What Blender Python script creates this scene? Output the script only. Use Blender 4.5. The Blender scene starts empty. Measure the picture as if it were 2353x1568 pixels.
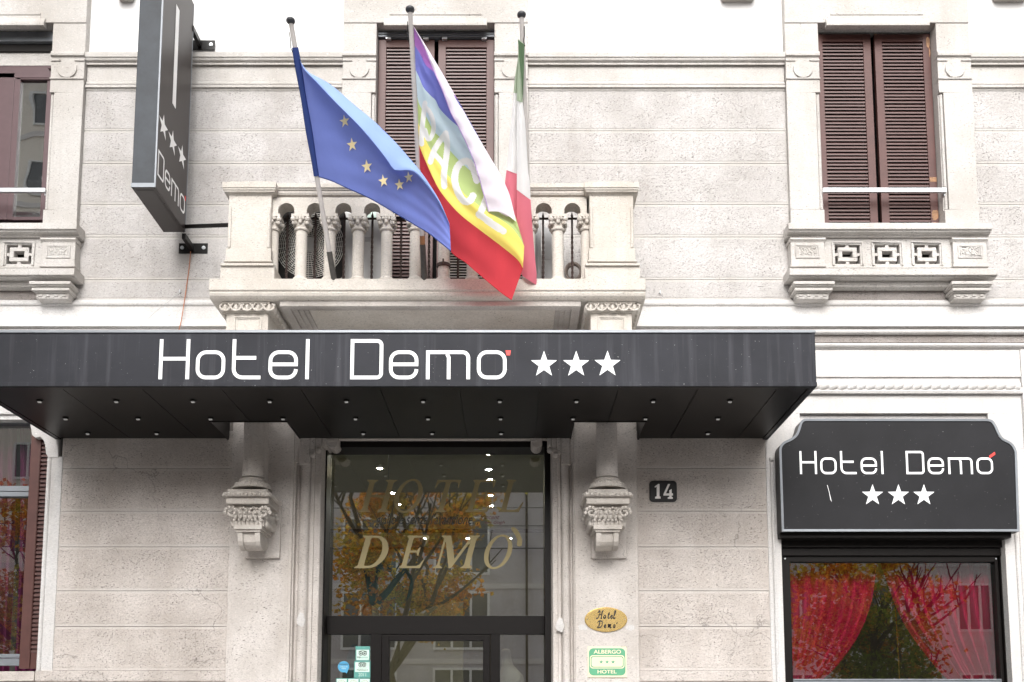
import bpy, bmesh, math, random
from mathutils import Vector, Matrix
random.seed(7)
R = math.radians
sc = bpy.context.scene
COL = sc.collection
PI = math.pi

# ------------------------------------------------------------------ camera model
F, CX, CY, TH = 2200.0, 1178.0, 1412.0, R(6.12)
CAMY, CAMZ = -10.0, 1.6
def U(px, py, Y):
    a = (px - CX) / F; v = (CY - py) / F
    dx, dy, dz = a, math.cos(TH) - v * math.sin(TH), math.sin(TH) + v * math.cos(TH)
    t = (Y - CAMY) / dy
    return Vector((dx * t, Y, CAMZ + dz * t))
def X(px, py, Y): return U(px, py, Y).x
def Z(py, Y): return U(CX, py, Y).z
def Yat(py, z):                       # depth at which row py reaches height z
    lo, hi = -9.0, 60.0
    s = 1 if Z(py, 0) > CAMZ else -1
    for _ in range(60):
        m = (lo + hi) / 2
        if (Z(py, m) - z) * s < 0: lo = m
        else: hi = m
    return (lo + hi) / 2
def UX(px, py, Xc):                   # depth at which the ray through (px,py) reaches x = Xc
    v = (CY - py) / F
    return Xc / ((px - CX) / F) * (math.cos(TH) - v * math.sin(TH)) + CAMY
def Rc(px0, px1, py0, py1, Y):
    m = (py0 + py1) / 2
    return X(px0, m, Y), X(px1, m, Y), Z(py1, Y), Z(py0, Y)

cam = bpy.data.cameras.new('camera'); co = bpy.data.objects.new('camera', cam); COL.objects.link(co)
co.location = (0, CAMY, CAMZ); co.rotation_euler = (R(90) + TH, 0, 0)
cam.sensor_width = 36; cam.lens = F / 2353 * 36
cam.shift_x = (1176.5 - CX) / 2353; cam.shift_y = (CY - 784) / 2353
cam.clip_end = 500; cam.clip_start = 0.05
sc.camera = co

# ------------------------------------------------------------------ materials
def newmat(name):
    m = bpy.data.materials.new(name); m.use_nodes = True
    nt = m.node_tree; b = nt.nodes['Principled BSDF']
    return m, nt, b
def nd(nt, t, **kw):
    n = nt.nodes.new(t)
    for k, v in kw.items(): setattr(n, k, v)
    return n
def noise(nt, vec, scale, detail=4, rough=.6, sc3=None):
    if sc3:
        mp = nd(nt, 'ShaderNodeMapping'); mp.inputs['Scale'].default_value = sc3
        nt.links.new(vec, mp.inputs['Vector']); vec = mp.outputs['Vector']
    n = nd(nt, 'ShaderNodeTexNoise'); n.inputs['Scale'].default_value = scale
    n.inputs['Detail'].default_value = detail; n.inputs['Roughness'].default_value = rough
    nt.links.new(vec, n.inputs['Vector']); return n.outputs['Fac']
def ramp(nt, fac, stops):
    r = nd(nt, 'ShaderNodeValToRGB'); e = r.color_ramp.elements
    while len(e) < len(stops): e.new(.5)
    for i, (p, c) in enumerate(stops):
        e[i].position = p; e[i].color = (c, c, c, 1) if not isinstance(c, tuple) else (*c, 1)
    nt.links.new(fac, r.inputs['Fac']); return r.outputs['Color']
def mixc(nt, a, b, fac, mode='MIX'):
    m = nd(nt, 'ShaderNodeMix'); m.data_type = 'RGBA'; m.blend_type = mode
    for s, v in ((m.inputs['Factor'], fac), (m.inputs[6], a), (m.inputs[7], b)):
        if hasattr(v, 'is_linked'): nt.links.new(v, s)
        elif isinstance(v, tuple): s.default_value = (*v, 1)
        else: s.default_value = v
    return m.outputs[2]
def pos(nt): return nd(nt, 'ShaderNodeNewGeometry').outputs['Position']

def stone(name, base, speck=.55, grain=.12, blotch=.10, bump=.35, pit=(.14, .12, .11), spk=(.60, .67), rough=.9, fine=58, cracks=False):
    m, nt, b = newmat(name); p = pos(nt)
    dark = tuple(c * (1 - blotch * 2) * k for c, k in zip(base, (1.0, .97, .93)))
    lite = tuple(min(1, c * (1 + blotch * .5)) for c in base)
    c = mixc(nt, dark, lite, ramp(nt, noise(nt, p, 1.3, 6, .65), [(.30, 0.), (.62, 1.)]))
    g = noise(nt, p, 1, 8, .7, (5, 5, 60))
    c = mixc(nt, c, tuple(x * .72 for x in base), ramp(nt, g, [(.52, 0.), (.75, grain * 3)]))
    stn = noise(nt, p, 1, 6, .65, (3.2, 3.2, .35))
    c = mixc(nt, c, tuple(x * k for x, k in zip(base, (.74, .70, .66))), ramp(nt, stn, [(.52, 0.), (.74, .6)]))
    fg = noise(nt, p, 75, 4, .65, (.6, .6, 1.5))
    c = mixc(nt, c, tuple(x * .74 for x in base), ramp(nt, fg, [(.46, 0.), (.66, .75)]))
    s = noise(nt, p, fine, 3, .6, (1, 1, 2.1)); cl = noise(nt, p, 3.2, 3)
    sm = nd(nt, 'ShaderNodeMath', operation='MULTIPLY')
    nt.links.new(ramp(nt, s, [(spk[0], 0.), (spk[1], 1.)]), sm.inputs[0])
    nt.links.new(ramp(nt, cl, [(.38, .25), (.62, 1.)]), sm.inputs[1])
    sf = nd(nt, 'ShaderNodeMath', operation='MULTIPLY'); nt.links.new(sm.outputs[0], sf.inputs[0]); sf.inputs[1].default_value = speck
    c = mixc(nt, c, pit, sf.outputs[0])
    l = noise(nt, p, fine * 1.1, 2, .5)
    c = mixc(nt, c, tuple(min(.9, x * 1.3) for x in base), ramp(nt, l, [(.66, 0.), (.72, .55)]))
    if cracks:
        vo = nd(nt, 'ShaderNodeTexVoronoi'); vo.feature = 'DISTANCE_TO_EDGE'; vo.inputs['Scale'].default_value = 1.25
        nn = nd(nt, 'ShaderNodeTexNoise'); nn.inputs['Scale'].default_value = 5; nn.inputs['Detail'].default_value = 6; nt.links.new(p, nn.inputs['Vector'])
        va = nd(nt, 'ShaderNodeVectorMath', operation='MULTIPLY_ADD'); nt.links.new(nn.outputs['Color'], va.inputs[0]); va.inputs[1].default_value = (.35, .35, .35); nt.links.new(p, va.inputs[2])
        nt.links.new(va.outputs[0], vo.inputs['Vector'])
        cm = nd(nt, 'ShaderNodeMath', operation='MULTIPLY'); nt.links.new(ramp(nt, vo.outputs['Distance'], [(.0, .6), (.007, 0.)]), cm.inputs[0]); nt.links.new(ramp(nt, noise(nt, p, 1.1, 2), [(.5, 0.), (.58, 1.)]), cm.inputs[1])
        c = mixc(nt, c, (.12, .105, .095), cm.outputs[0])
    nt.links.new(c, b.inputs['Base Color']); b.inputs['Roughness'].default_value = rough
    b.inputs['Specular IOR Level'].default_value = .2
    bp = nd(nt, 'ShaderNodeBump'); bp.inputs['Strength'].default_value = bump; bp.inputs['Distance'].default_value = .012
    hm = nd(nt, 'ShaderNodeMath', operation='SUBTRACT'); nt.links.new(noise(nt, p, 42, 6, .7), hm.inputs[0]); nt.links.new(sm.outputs[0], hm.inputs[1])
    nt.links.new(hm.outputs[0], bp.inputs['Height']); nt.links.new(bp.outputs['Normal'], b.inputs['Normal'])
    return m
def plain(name, col, rough=.5, metal=0., var=.06, scale=9., bump=0., spec=.5, dust=0.):
    m, nt, b = newmat(name); p = pos(nt)
    n = noise(nt, p, scale, 5, .65)
    c = mixc(nt, tuple(x * (1 - var) for x in col), tuple(min(1, x * (1 + var)) for x in col), ramp(nt, n, [(.3, 0.), (.7, 1.)]))
    if dust: c = mixc(nt, c, (.45, .43, .42), ramp(nt, noise(nt, p, 70, 3, .7), [(.66, 0.), (.74, dust)]))
    nt.links.new(c, b.inputs['Base Color']); b.inputs['Roughness'].default_value = rough
    b.inputs['Metallic'].default_value = metal; b.inputs['Specular IOR Level'].default_value = spec
    if bump:
        bp = nd(nt, 'ShaderNodeBump'); bp.inputs['Strength'].default_value = bump; bp.inputs['Distance'].default_value = .01
        nt.links.new(noise(nt, p, scale * 6, 5), bp.inputs['Height']); nt.links.new(bp.outputs['Normal'], b.inputs['Normal'])
    return m
def emit(name, col, s):
    m, nt, b = newmat(name); b.inputs['Base Color'].default_value = (*col, 1)
    b.inputs['Emission Color'].default_value = (*col, 1); b.inputs['Emission Strength'].default_value = s; return m
def glass(name, refl, tint=(.9, .92, .9), wob=0.):
    m, nt, b = newmat(name); nt.nodes.remove(b)
    o = nt.nodes['Material Output']
    t = nd(nt, 'ShaderNodeBsdfTransparent'); t.inputs['Color'].default_value = (*tint, 1)
    g = nd(nt, 'ShaderNodeBsdfGlossy'); g.inputs['Roughness'].default_value = .0; g.inputs['Color'].default_value = (1, 1, 1, 1)
    lw = nd(nt, 'ShaderNodeFresnel'); lw.inputs['IOR'].default_value = 1.5
    ad = nd(nt, 'ShaderNodeMath', operation='ADD', use_clamp=True); nt.links.new(lw.outputs[0], ad.inputs[0]); ad.inputs[1].default_value = refl
    mx = nd(nt, 'ShaderNodeMixShader'); nt.links.new(ad.outputs[0], mx.inputs[0]); nt.links.new(t.outputs[0], mx.inputs[1]); nt.links.new(g.outputs[0], mx.inputs[2])
    if wob:
        bp = nd(nt, 'ShaderNodeBump'); bp.inputs['Strength'].default_value = wob; bp.inputs['Distance'].default_value = .05
        nt.links.new(noise(nt, pos(nt), 1.5, 1), bp.inputs['Height']); nt.links.new(bp.outputs['Normal'], g.inputs['Normal'])
    nt.links.new(mx.outputs[0], o.inputs['Surface']); return m
def cloth(name, col, trans=.45, clear=.0):
    m, nt, b = newmat(name); p = pos(nt)
    n = noise(nt, p, 6, 4)
    c = mixc(nt, tuple(x * .9 for x in col), col, n)
    d = nd(nt, 'ShaderNodeBsdfDiffuse'); nt.links.new(c, d.inputs['Color'])
    t = nd(nt, 'ShaderNodeBsdfTranslucent'); nt.links.new(c, t.inputs['Color'])
    mx = nd(nt, 'ShaderNodeMixShader'); mx.inputs[0].default_value = trans
    nt.links.new(d.outputs[0], mx.inputs[1]); nt.links.new(t.outputs[0], mx.inputs[2])
    out = mx.outputs[0]
    if clear:
        tr = nd(nt, 'ShaderNodeBsdfTransparent'); tr.inputs['Color'].default_value = (*col, 1)
        m2 = nd(nt, 'ShaderNodeMixShader'); m2.inputs[0].default_value = clear
        nt.links.new(out, m2.inputs[1]); nt.links.new(tr.outputs[0], m2.inputs[2]); out = m2.outputs[0]
    bp = nd(nt, 'ShaderNodeBump'); bp.inputs['Strength'].default_value = .25; bp.inputs['Distance'].default_value = .02
    nt.links.new(noise(nt, p, 1, 5, .6, (16, 16, 4)), bp.inputs['Height']); nt.links.new(bp.outputs['Normal'], d.inputs['Normal'])
    nt.links.new(out, nt.nodes['Material Output'].inputs['Surface']); nt.nodes.remove(b); return m

M = {}
M['stone'] = stone('ashlar stone', (.525, .505, .495), speck=.8, grain=.28, blotch=.14, bump=.8, spk=(.595, .655), fine=50)
M['smooth'] = stone('smooth stone', (.53, .51, .49), speck=.7, grain=.1, blotch=.10, bump=.35, spk=(.61, .67), fine=40)
M['joint'] = plain('joint mortar', (.26, .235, .215), .95, var=.15, scale=12)
M['rough'] = stone('rough stone', (.36, .33, .315), speck=.75, grain=.02, blotch=.12, bump=.6, spk=(.54, .62))
M['lower'] = stone('lower stone', (.60, .55, .515), speck=.8, grain=.26, blotch=.15, bump=.8, spk=(.595, .655), cracks=True, fine=48)
M['lowsm'] = stone('lower smooth stone', (.60, .56, .53), speck=.5, grain=.08, blotch=.10, bump=.35, cracks=True)
M['pilas'] = stone('pilaster stone', (.61, .57, .54), speck=.75, grain=.04, blotch=.14, bump=.5, spk=(.60, .66), fine=42)
M['carve'] = stone('carved stone', (.62, .58, .54), speck=.5, grain=.0, blotch=.2, bump=.45)
M['balc'] = stone('balcony stone', (.58, .545, .50), speck=.8, grain=.10, blotch=.10, bump=.35)
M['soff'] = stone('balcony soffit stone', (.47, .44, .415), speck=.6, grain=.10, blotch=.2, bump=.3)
M['white'] = stone('white painted stone', (.615, .605, .60), speck=.45, grain=.05, blotch=.05, bump=.3)
M['plaster'] = plain('white plaster', (.80, .795, .79), .9, var=.02, scale=3, bump=.05)
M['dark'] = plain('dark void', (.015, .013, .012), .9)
M['brown'] = plain('brown shutter paint', (.086, .036, .031), .45, var=.14, scale=7, dust=.06, spec=.35)
M['slat'] = plain('brown slat paint', (.095, .049, .044), .42, var=.12, scale=12)
M['bare'] = plain('bare worn wood', (.27, .145, .075), .7, var=.4, scale=25)
M['plum'] = plain('plum window paint', (.085, .045, .05), .35, var=.08)
M['blk'] = plain('black brown metal', (.0065, .0055, .0052), .36, var=.1, scale=4, spec=.22)
M['blk2'] = plain('black window frame', (.0085, .0070, .0066), .45, var=.1, spec=.14)
M['alu'] = plain('aluminium', (.62, .64, .66), .3, .6, var=.05)
M['zinc'] = plain('grey trim metal', (.20, .215, .235), .4, .3, var=.12, scale=5)
M['signw'] = emit('white lettering', (.86, .87, .88), 0.0)
M['signw'].node_tree.nodes['Principled BSDF'].inputs['Roughness'].default_value = .5
M['signb'] = plain('bright white vinyl', (.93, .93, .93), .5, var=.01)
M['signr'] = plain('red accent', (.75, .045, .035), .5, var=.02)
M['bounce_grey'] = plain('bounce sheet grey', (.55, .55, .55), .6, var=.1, scale=2)
M['iron'] = plain('rusty iron', (.055, .035, .03), .75, var=.35, scale=30)
M['pole'] = plain('grey pole', (.50, .47, .455), .45, var=.1)
M['knob'] = plain('black pole knob', (.035, .037, .042), .45, var=.15)
M['sleeve'] = plain('dark pole sleeve', (.06, .055, .05), .6, var=.3, scale=20)
M['acw'] = plain('unit casing', (.52, .515, .51), .5, var=.05)
M['acg'] = plain('unit grille', (.74, .72, .68), .5)
M['brass'] = plain('brass', (.78, .56, .22), .22, .8, var=.12, scale=8)
M['ink'] = plain('black ink', (.012, .011, .012), .6)
M['cream'] = plain('cream enamel', (.76, .69, .50), .45, var=.03)
M['green'] = plain('green enamel', (.10, .36, .20), .45, var=.05)
M['teal'] = plain('pale teal paper', (.20, .50, .42), .6, var=.05)
M['teald'] = plain('deep teal paper', (.10, .33, .29), .6, var=.05)
M['sky'] = plain('blue paper', (.08, .36, .60), .6, var=.05)
M['gold'] = plain('gold emblem', (.44, .36, .2), .5)
M['film_gold'] = None
M['mint'] = plain('mint label', (.62, .78, .70), .6)
M['wire'] = plain('orange wire', (.42, .17, .09), .6)
M['grey'] = plain('grey plastic', (.34, .34, .345), .5)
M['hose'] = plain('grey hose', (.22, .18, .155), .6, var=.3)
M['glass'] = glass('door glass', .26)
M['glass2'] = glass('shop glass', .14)
M['glass3'] = glass('upper glass', .45, wob=.06)
M['film_gold'] = cloth('gold film', (.44, .37, .21), .18)
M['crim'] = cloth('crimson curtain', (.72, .026, .115), .08)
M['mauve'] = cloth('mauve curtain', (.30, .06, .17), .15)

# fascia: fine ribs, streaks, dust
def fascia(name, base, rib=True):
    m, nt, b = newmat(name); p = pos(nt)
    c = mixc(nt, tuple(x * .8 for x in base), tuple(x * 1.25 for x in base), ramp(nt, noise(nt, p, 1.1, 5), [(.35, 0.), (.65, 1.)]))
    st = noise(nt, p, 1, 6, .6, (9, 9, .35))
    if rib: c = mixc(nt, c, (.11, .11, .125), ramp(nt, st, [(.52, 0.), (.74, .42)]))
    c = mixc(nt, c, (.5, .5, .5), ramp(nt, noise(nt, p, 55, 2), [(.735, 0.), (.76, .6)]))
    nt.links.new(c, b.inputs['Base Color']); b.inputs['Roughness'].default_value = .6; b.inputs['Specular IOR Level'].default_value = .2
    bp = nd(nt, 'ShaderNodeBump'); bp.inputs['Strength'].default_value = .15; bp.inputs['Distance'].default_value = .004
    if rib:
        w = nd(nt, 'ShaderNodeTexWave'); w.bands_direction = 'Z'; w.inputs['Scale'].default_value = 40; nt.links.new(p, w.inputs['Vector'])
        nt.links.new(w.outputs['Fac'], bp.inputs['Height'])
    else: nt.links.new(noise(nt, p, 90, 3), bp.inputs['Height'])
    nt.links.new(bp.outputs['Normal'], b.inputs['Normal']); return m
M['fascia'] = fascia('canopy fascia', (.023, .024, .030))
M['board'] = fascia('signboard black', (.0145, .0145, .0165), False)
M['blade'] = plain('blade sign brown', (.036, .029, .028), .4, var=.05, scale=2, spec=.35)
M['bladef'] = plain('blade sign blue grey', (.026, .031, .038), .5, .1, var=.3, scale=3, bump=.05, spec=.35)

# ------------------------------------------------------------------ mesh builder
class MB:
    def __init__(s): s.v, s.f, s.m = [], [], []
    def add(s, vs, fs, mat=0):
        o = len(s.v); s.v += [tuple(v) for v in vs]
        for f in fs: s.f.append(tuple(i + o for i in f)); s.m.append(mat)
        return s
    def box(s, x0, x1, y0, y1, z0, z1, mat=0):
        x0, x1 = sorted((x0, x1)); y0, y1 = sorted((y0, y1)); z0, z1 = sorted((z0, z1))
        v = [(x, y, z) for x in (x0, x1) for y in (y0, y1) for z in (z0, z1)]
        return s.add(v, [(0, 1, 3, 2), (4, 6, 7, 5), (0, 4, 5, 1), (2, 3, 7, 6), (0, 2, 6, 4), (1, 5, 7, 3)], mat)
    def pbox(s, px0, px1, py0, py1, Yf, Yb, mat=0):
        a, b, c, d = Rc(px0, px1, py0, py1, Yf); return s.box(a, b, Yf, Yb, c, d, mat)
    def prism(s, poly, y0, y1, mat=0, side=None):
        n = len(poly); side = mat if side is None else side
        v = [(x, y0, z) for x, z in poly] + [(x, y1, z) for x, z in poly]
        s.add(v, [tuple(range(n))], mat)
        s.add(v, [tuple(range(2 * n - 1, n - 1, -1))] + [(i, (i + 1) % n, (i + 1) % n + n, i + n) for i in range(n)], side); return s
    def extx(s, prof, x0, x1, mat=0):             # prof: closed (y,z)
        n = len(prof); v = [(x0, y, z) for y, z in prof] + [(x1, y, z) for y, z in prof]
        return s.add(v, [tuple(range(n)), tuple(range(2 * n - 1, n - 1, -1))] + [(i, (i + 1) % n, (i + 1) % n + n, i + n) for i in range(n)], mat)
    def extz(s, prof, z0, z1, mat=0):             # prof: closed (x,y)
        n = len(prof); v = [(x, y, z0) for x, y in prof] + [(x, y, z1) for x, y in prof]
        return s.add(v, [tuple(range(n)), tuple(range(2 * n - 1, n - 1, -1))] + [(i, (i + 1) % n, (i + 1) % n + n, i + n) for i in range(n)], mat)
    def lathe(s, cx, cy, prof, n=20, mat=0, a0=0, a1=2 * PI):
        full = abs(a1 - a0 - 2 * PI) < 1e-6; k = n if full else n + 1
        v = [(cx + r * math.cos(a0 + (a1 - a0) * i / n), cy + r * math.sin(a0 + (a1 - a0) * i / n), z) for r, z in prof for i in range(k)]
        fs = []
        for j in range(len(prof) - 1):
            for i in range(n): fs.append((j * k + i, j * k + (i + 1) % k, (j + 1) * k + (i + 1) % k, (j + 1) * k + i))
        s.add(v, fs, mat)
        if full: s.add(v[:k], [tuple(range(k))], mat); s.add(v[-k:], [tuple(range(k))], mat)
        return s
    def tube(s, pts, r, n=8, mat=0, closed=False):
        pts = [Vector(p) for p in pts]; N = len(pts); rs = r if isinstance(r, (list, tuple)) else [r] * N
        v = []; up = Vector((.13, .31, .94))
        for i, p in enumerate(pts):
            a = pts[(i - 1) % N] if (closed or i > 0) else p; b = pts[(i + 1) % N] if (closed or i < N - 1) else p
            t = (b - a).normalized()
            if abs(t.dot(up)) > .95: up = Vector((.9, .3, .1))
            e = t.cross(up).normalized(); g = e.cross(t)
            v += [p + (e * math.cos(2 * PI * k / n) + g * math.sin(2 * PI * k / n)) * rs[i] for k in range(n)]
        fs = []
        for i in range(N if closed else N - 1):
            j = (i + 1) % N
            fs += [(i * n + k, i * n + (k + 1) % n, j * n + (k + 1) % n, j * n + k) for k in range(n)]
        if not closed: fs += [tuple(range(n)), tuple(range((N - 1) * n, N * n))]
        return s.add(v, fs, mat)
    def ball(s, c, r, n=8, mat=0, sq=(1, 1, 1)):
        pr = [(math.sin(PI * i / n), -math.cos(PI * i / n)) for i in range(n + 1)]
        v = [(c[0] + sq[0] * r * a * math.cos(2 * PI * k / (2 * n)), c[1] + sq[1] * r * a * math.sin(2 * PI * k / (2 * n)), c[2] + sq[2] * r * z) for a, z in pr for k in range(2 * n)]
        k = 2 * n
        return s.add(v, [(j * k + i, j * k + (i + 1) % k, (j + 1) * k + (i + 1) % k, (j + 1) * k + i) for j in range(n) for i in range(k)], mat)
    def cyly(s, cx, cz, r, y0, y1, n=28, mat=0, r2=None):
        return s.prism([(cx + r * math.cos(2 * PI * i / n), cz + (r2 or r) * math.sin(2 * PI * i / n)) for i in range(n)], y0, y1, mat)
    def grid(s, fn, nu, nv, mat=0):
        v = [fn(i / nu, j / nv) for j in range(nv + 1) for i in range(nu + 1)]
        return s.add(v, [(j * (nu + 1) + i, j * (nu + 1) + i + 1, (j + 1) * (nu + 1) + i + 1, (j + 1) * (nu + 1) + i) for j in range(nv) for i in range(nu)], mat)
    def build(s, name, mats, parent=None, smooth=False, bevel=0., weld=True, recalc=True):
        me = bpy.data.meshes.new(name)
        loc = Vector((0, 0, 0))
        if parent is not None: loc = wloc(parent)
        elif s.v:
            xs, ys, zs = zip(*s.v); loc = Vector(((min(xs) + max(xs)) / 2, (min(ys) + max(ys)) / 2, min(zs)))
        me.from_pydata([(x - loc.x, y - loc.y, z - loc.z) for x, y, z in s.v], [], s.f)
        mats = mats if isinstance(mats, (list, tuple)) else [mats]
        for m in mats: me.materials.append(M[m] if isinstance(m, str) else m)
        for p, mi in zip(me.polygons, s.m): p.material_index = mi; p.use_smooth = smooth
        bm = bmesh.new(); bm.from_mesh(me)
        if weld: bmesh.ops.remove_doubles(bm, verts=bm.verts, dist=1e-6)
        if recalc: bmesh.ops.recalc_face_normals(bm, faces=bm.faces)
        bm.to_mesh(me); bm.free(); me.update()
        if smooth: me.set_sharp_from_angle(angle=R(38))
        o = bpy.data.objects.new(name, me); COL.objects.link(o)
        if parent is not None: o.parent = parent
        else: o.location = loc
        if bevel:
            b = o.modifiers.new('bevel', 'BEVEL'); b.width = bevel; b.segments = 2; b.limit_method = 'ANGLE'; b.angle_limit = R(40)
        return o
def wloc(o):
    l = Vector((0, 0, 0))
    while o is not None: l += o.location; o = o.parent
    return l
def tag(o, label, cat, group=None):
    o['label'] = label; o['category'] = cat
    if group: o['group'] = group
    return o
def thing(name, label, cat, loc=(0, 0, 0), group=None, parent=None):
    o = bpy.data.objects.new(name, None); COL.objects.link(o); o.location = loc; o.empty_display_size = .2
    return tag(o, label, cat, group)
def sub(name, parent):                       # an empty part that holds sub-parts
    o = bpy.data.objects.new(name, None); COL.objects.link(o); o.parent = parent; o.empty_display_size = .1; return o
def struct(o): o['kind'] = 'structure'; return o

# ------------------------------------------------------------------ 2-D lettering
def arc(cx, cy, r, a0, a1, n=6): return [(cx + r * math.cos(R(a0 + (a1 - a0) * i / n)), cy + r * math.sin(R(a0 + (a1 - a0) * i / n))) for i in range(n + 1)]
def rrect(x0, y0, x1, y1, r): return arc(x1 - r, y0 + r, r, -90, 0) + arc(x1 - r, y1 - r, r, 0, 90) + arc(x0 + r, y1 - r, r, 90, 180) + arc(x0 + r, y0 + r, r, 180, 270)
def ribbon(mb, pts, w, fn, closed=False, mat=0, lift=0):
    P = [Vector(p) for p in pts]; n = len(P); L, Rr = [], []
    ws = w if isinstance(w, (list, tuple)) else [w] * n
    for i in range(n):
        a = P[i - 1] if (closed or i > 0) else None; b = P[(i + 1) % n] if (closed or i < n - 1) else None
        d1 = (P[i] - a).normalized() if a is not None and (P[i] - a).length > 1e-9 else None
        d2 = (b - P[i]).normalized() if b is not None and (b - P[i]).length > 1e-9 else None
        d1 = d1 or d2; d2 = d2 or d1
        n1 = Vector((-d1.y, d1.x)); n2 = Vector((-d2.y, d2.x)); q = (n1 + n2)
        q = q.normalized() if q.length > 1e-6 else n1
        k = min(2., 1 / max(.35, q.dot(n1))) * ws[i] / 2
        L.append(P[i] + q * k); Rr.append(P[i] - q * k)
    v = [fn(p.x, p.y, lift) for p in L] + [fn(p.x, p.y, lift) for p in Rr]
    mb.add(v, [(i, (i + 1) % n, (i + 1) % n + n, i + n) for i in range(n if closed else n - 1)], mat)
def demo_glyphs(which='HotelDemo'):
    """strokes on a grid whose cap height is 92, x height 66, stroke 8 (centre lines)"""
    h = 4.0; S = []
    def o(x, w=67): S.append((rrect(x + h, h, x + w - h, 66 - h, 19), True))
    def e(x, w=67):
        S.append((arc(x + w - 19 - h, 19 + h, 19, 0, -90)[0:] + arc(x + 19 + h, 19 + h, 19, 270, 180) + arc(x + 19 + h, 66 - 19 - h, 19, 180, 90) + arc(x + w - 19 - h, 66 - 19 - h, 19, 90, 0) + [(x + w - h, 34)], False))
        S.append(([(x + 2 * h, 34), (x + w, 34)], False))
    def D(x, w=75):
        S.append(([(x + h, h)] + arc(x + w - h - 10, h + 10, 10, -90, 0) + arc(x + w - h - 10, 92 - h - 10, 10, 0, 90) + [(x + h, 92 - h)], True))
    def m(x, w=101):
        S.append(([(x + h, 0), (x + h, 66 - h)] + arc(x + w - h - 13, 66 - h - 13, 13, 90, 0) + [(x + w - h, 0)], False))
        S.append(([(x + 52, 0), (x + 52, 50), (x + 48, 62 - h)], False))
    x = 0
    if which.startswith('Hotel'):
        S.append(([(4, 0), (4, 92)], False)); S.append(([(66, 0), (66, 92)], False)); S.append(([(8, 47), (62, 47)], False))
        o(85); S.append(([(172, 92)] + arc(172 + 20, 24, 20, 180, 270) + [(234, 4)], False)); S.append(([(176, 49), (223, 49)], False))
        e(252); S.append(([(341, 0), (341, 92)], False)); x = 440
    D(x); e(x + 89); m(x + 174); o(x + 291, 68)
    return S
def star(cx, cy, r, k=.40, rot=90):
    return [(cx + (r if i % 2 == 0 else r * k) * math.cos(R(rot + 36 * i)), cy + (r if i % 2 == 0 else r * k) * math.sin(R(rot + 36 * i))) for i in range(10)]
def flatpoly(mb, pts, fn, mat=0, lift=0): mb.add([fn(x, y, lift) for x, y in pts], [tuple(range(len(pts)))], mat)
def starpoly(mb, cx, cy, r, fn, mat=0, lift=0, k=.40, rot=90):
    p = star(cx, cy, r, k, rot); v = [fn(x, y, lift) for x, y in p] + [fn(cx, cy, lift)]
    mb.add(v, [(i, (i + 1) % 10, 10) for i in range(10)], mat)
def text2d(body, shear=0., off=0., space=1.):
    cu = bpy.data.curves.new('t', 'FONT'); cu.body = body; cu.size = 1; cu.shear = shear; cu.offset = off; cu.space_character = space
    o = bpy.data.objects.new('t', cu); COL.objects.link(o)
    dg = bpy.context.evaluated_depsgraph_get(); dg.update()
    me = bpy.data.meshes.new_from_object(o.evaluated_get(dg))
    V = [(v.co.x, v.co.y) for v in me.vertices]; Fs = [tuple(p.vertices) for p in me.polygons]
    bpy.data.objects.remove(o); bpy.data.curves.remove(cu); bpy.data.meshes.remove(me); return V, Fs
def text(mb, body, x0, x1, y0, y1, fn, mat=0, shear=0., off=0., lift=0, space=1.):
    """text fitted into the rectangle (x0..x1, y0..y1), y up"""
    V, Fs = text2d(body, shear, off, space)
    if not V: return
    a = min(v[0] for v in V); b = max(v[0] for v in V); c = min(v[1] for v in V); d = max(v[1] for v in V)
    mb.add([fn(x0 + (x - a) / (b - a) * (x1 - x0), y0 + (y - c) / (d - c) * (y1 - y0), lift) for x, y in V], Fs, mat)
def plane(Y):                                  # (px,py) on the plane y=Y
    return lambda x, y, l=0: U(x, y, Y) - Vector((0, l, 0))
def wplane(ox, oz, s, Y, sy=None):             # glyph units -> world on y=Y
    return lambda x, y, l=0: Vector((ox + x * s, Y - l, oz + y * (sy or s)))
def smoothline(pts, n=8):                      # Catmull-Rom
    P = [Vector(p) for p in pts]; out = []
    for i in range(len(P) - 1):
        a = P[max(0, i - 1)]; b = P[i]; c = P[i + 1]; d = P[min(len(P) - 1, i + 2)]
        for k in range(n):
            t = k / n
            out.append(.5 * ((2 * b) + (c - a) * t + (2 * a - 5 * b + 4 * c - d) * t * t + (3 * b - a - 3 * c + d) * t ** 3))
    out.append(P[-1]); return out
def resample(pts, n):
    P = [Vector(p) for p in pts]; d = [0.]
    for i in range(1, len(P)): d.append(d[-1] + (P[i] - P[i - 1]).length)
    out = []; j = 0
    for k in range(n + 1):
        t = d[-1] * k / n
        while j < len(d) - 2 and d[j + 1] < t: j += 1
        out.append(P[j].lerp(P[j + 1], (t - d[j]) / max(1e-9, d[j + 1] - d[j])))
    return out
#MARK_BUILDING
# ================================================================== HOTEL BUILDING
hotel = thing('hotel_building', 'pale grey stone hotel facade with balustraded balcony, brown louvred shutters and dark glazed entrance', 'building')
YP = -.07
def half(px, py=60, Y=YP): return X(CX + px, py, Y)
HX, OX = half(135.5), half(211.5)
WC = [X(-13, 60, YP), X(1001, 60, YP), X(2014.5, 60, YP)]
XL, XR = -9.0, 9.2

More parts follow.
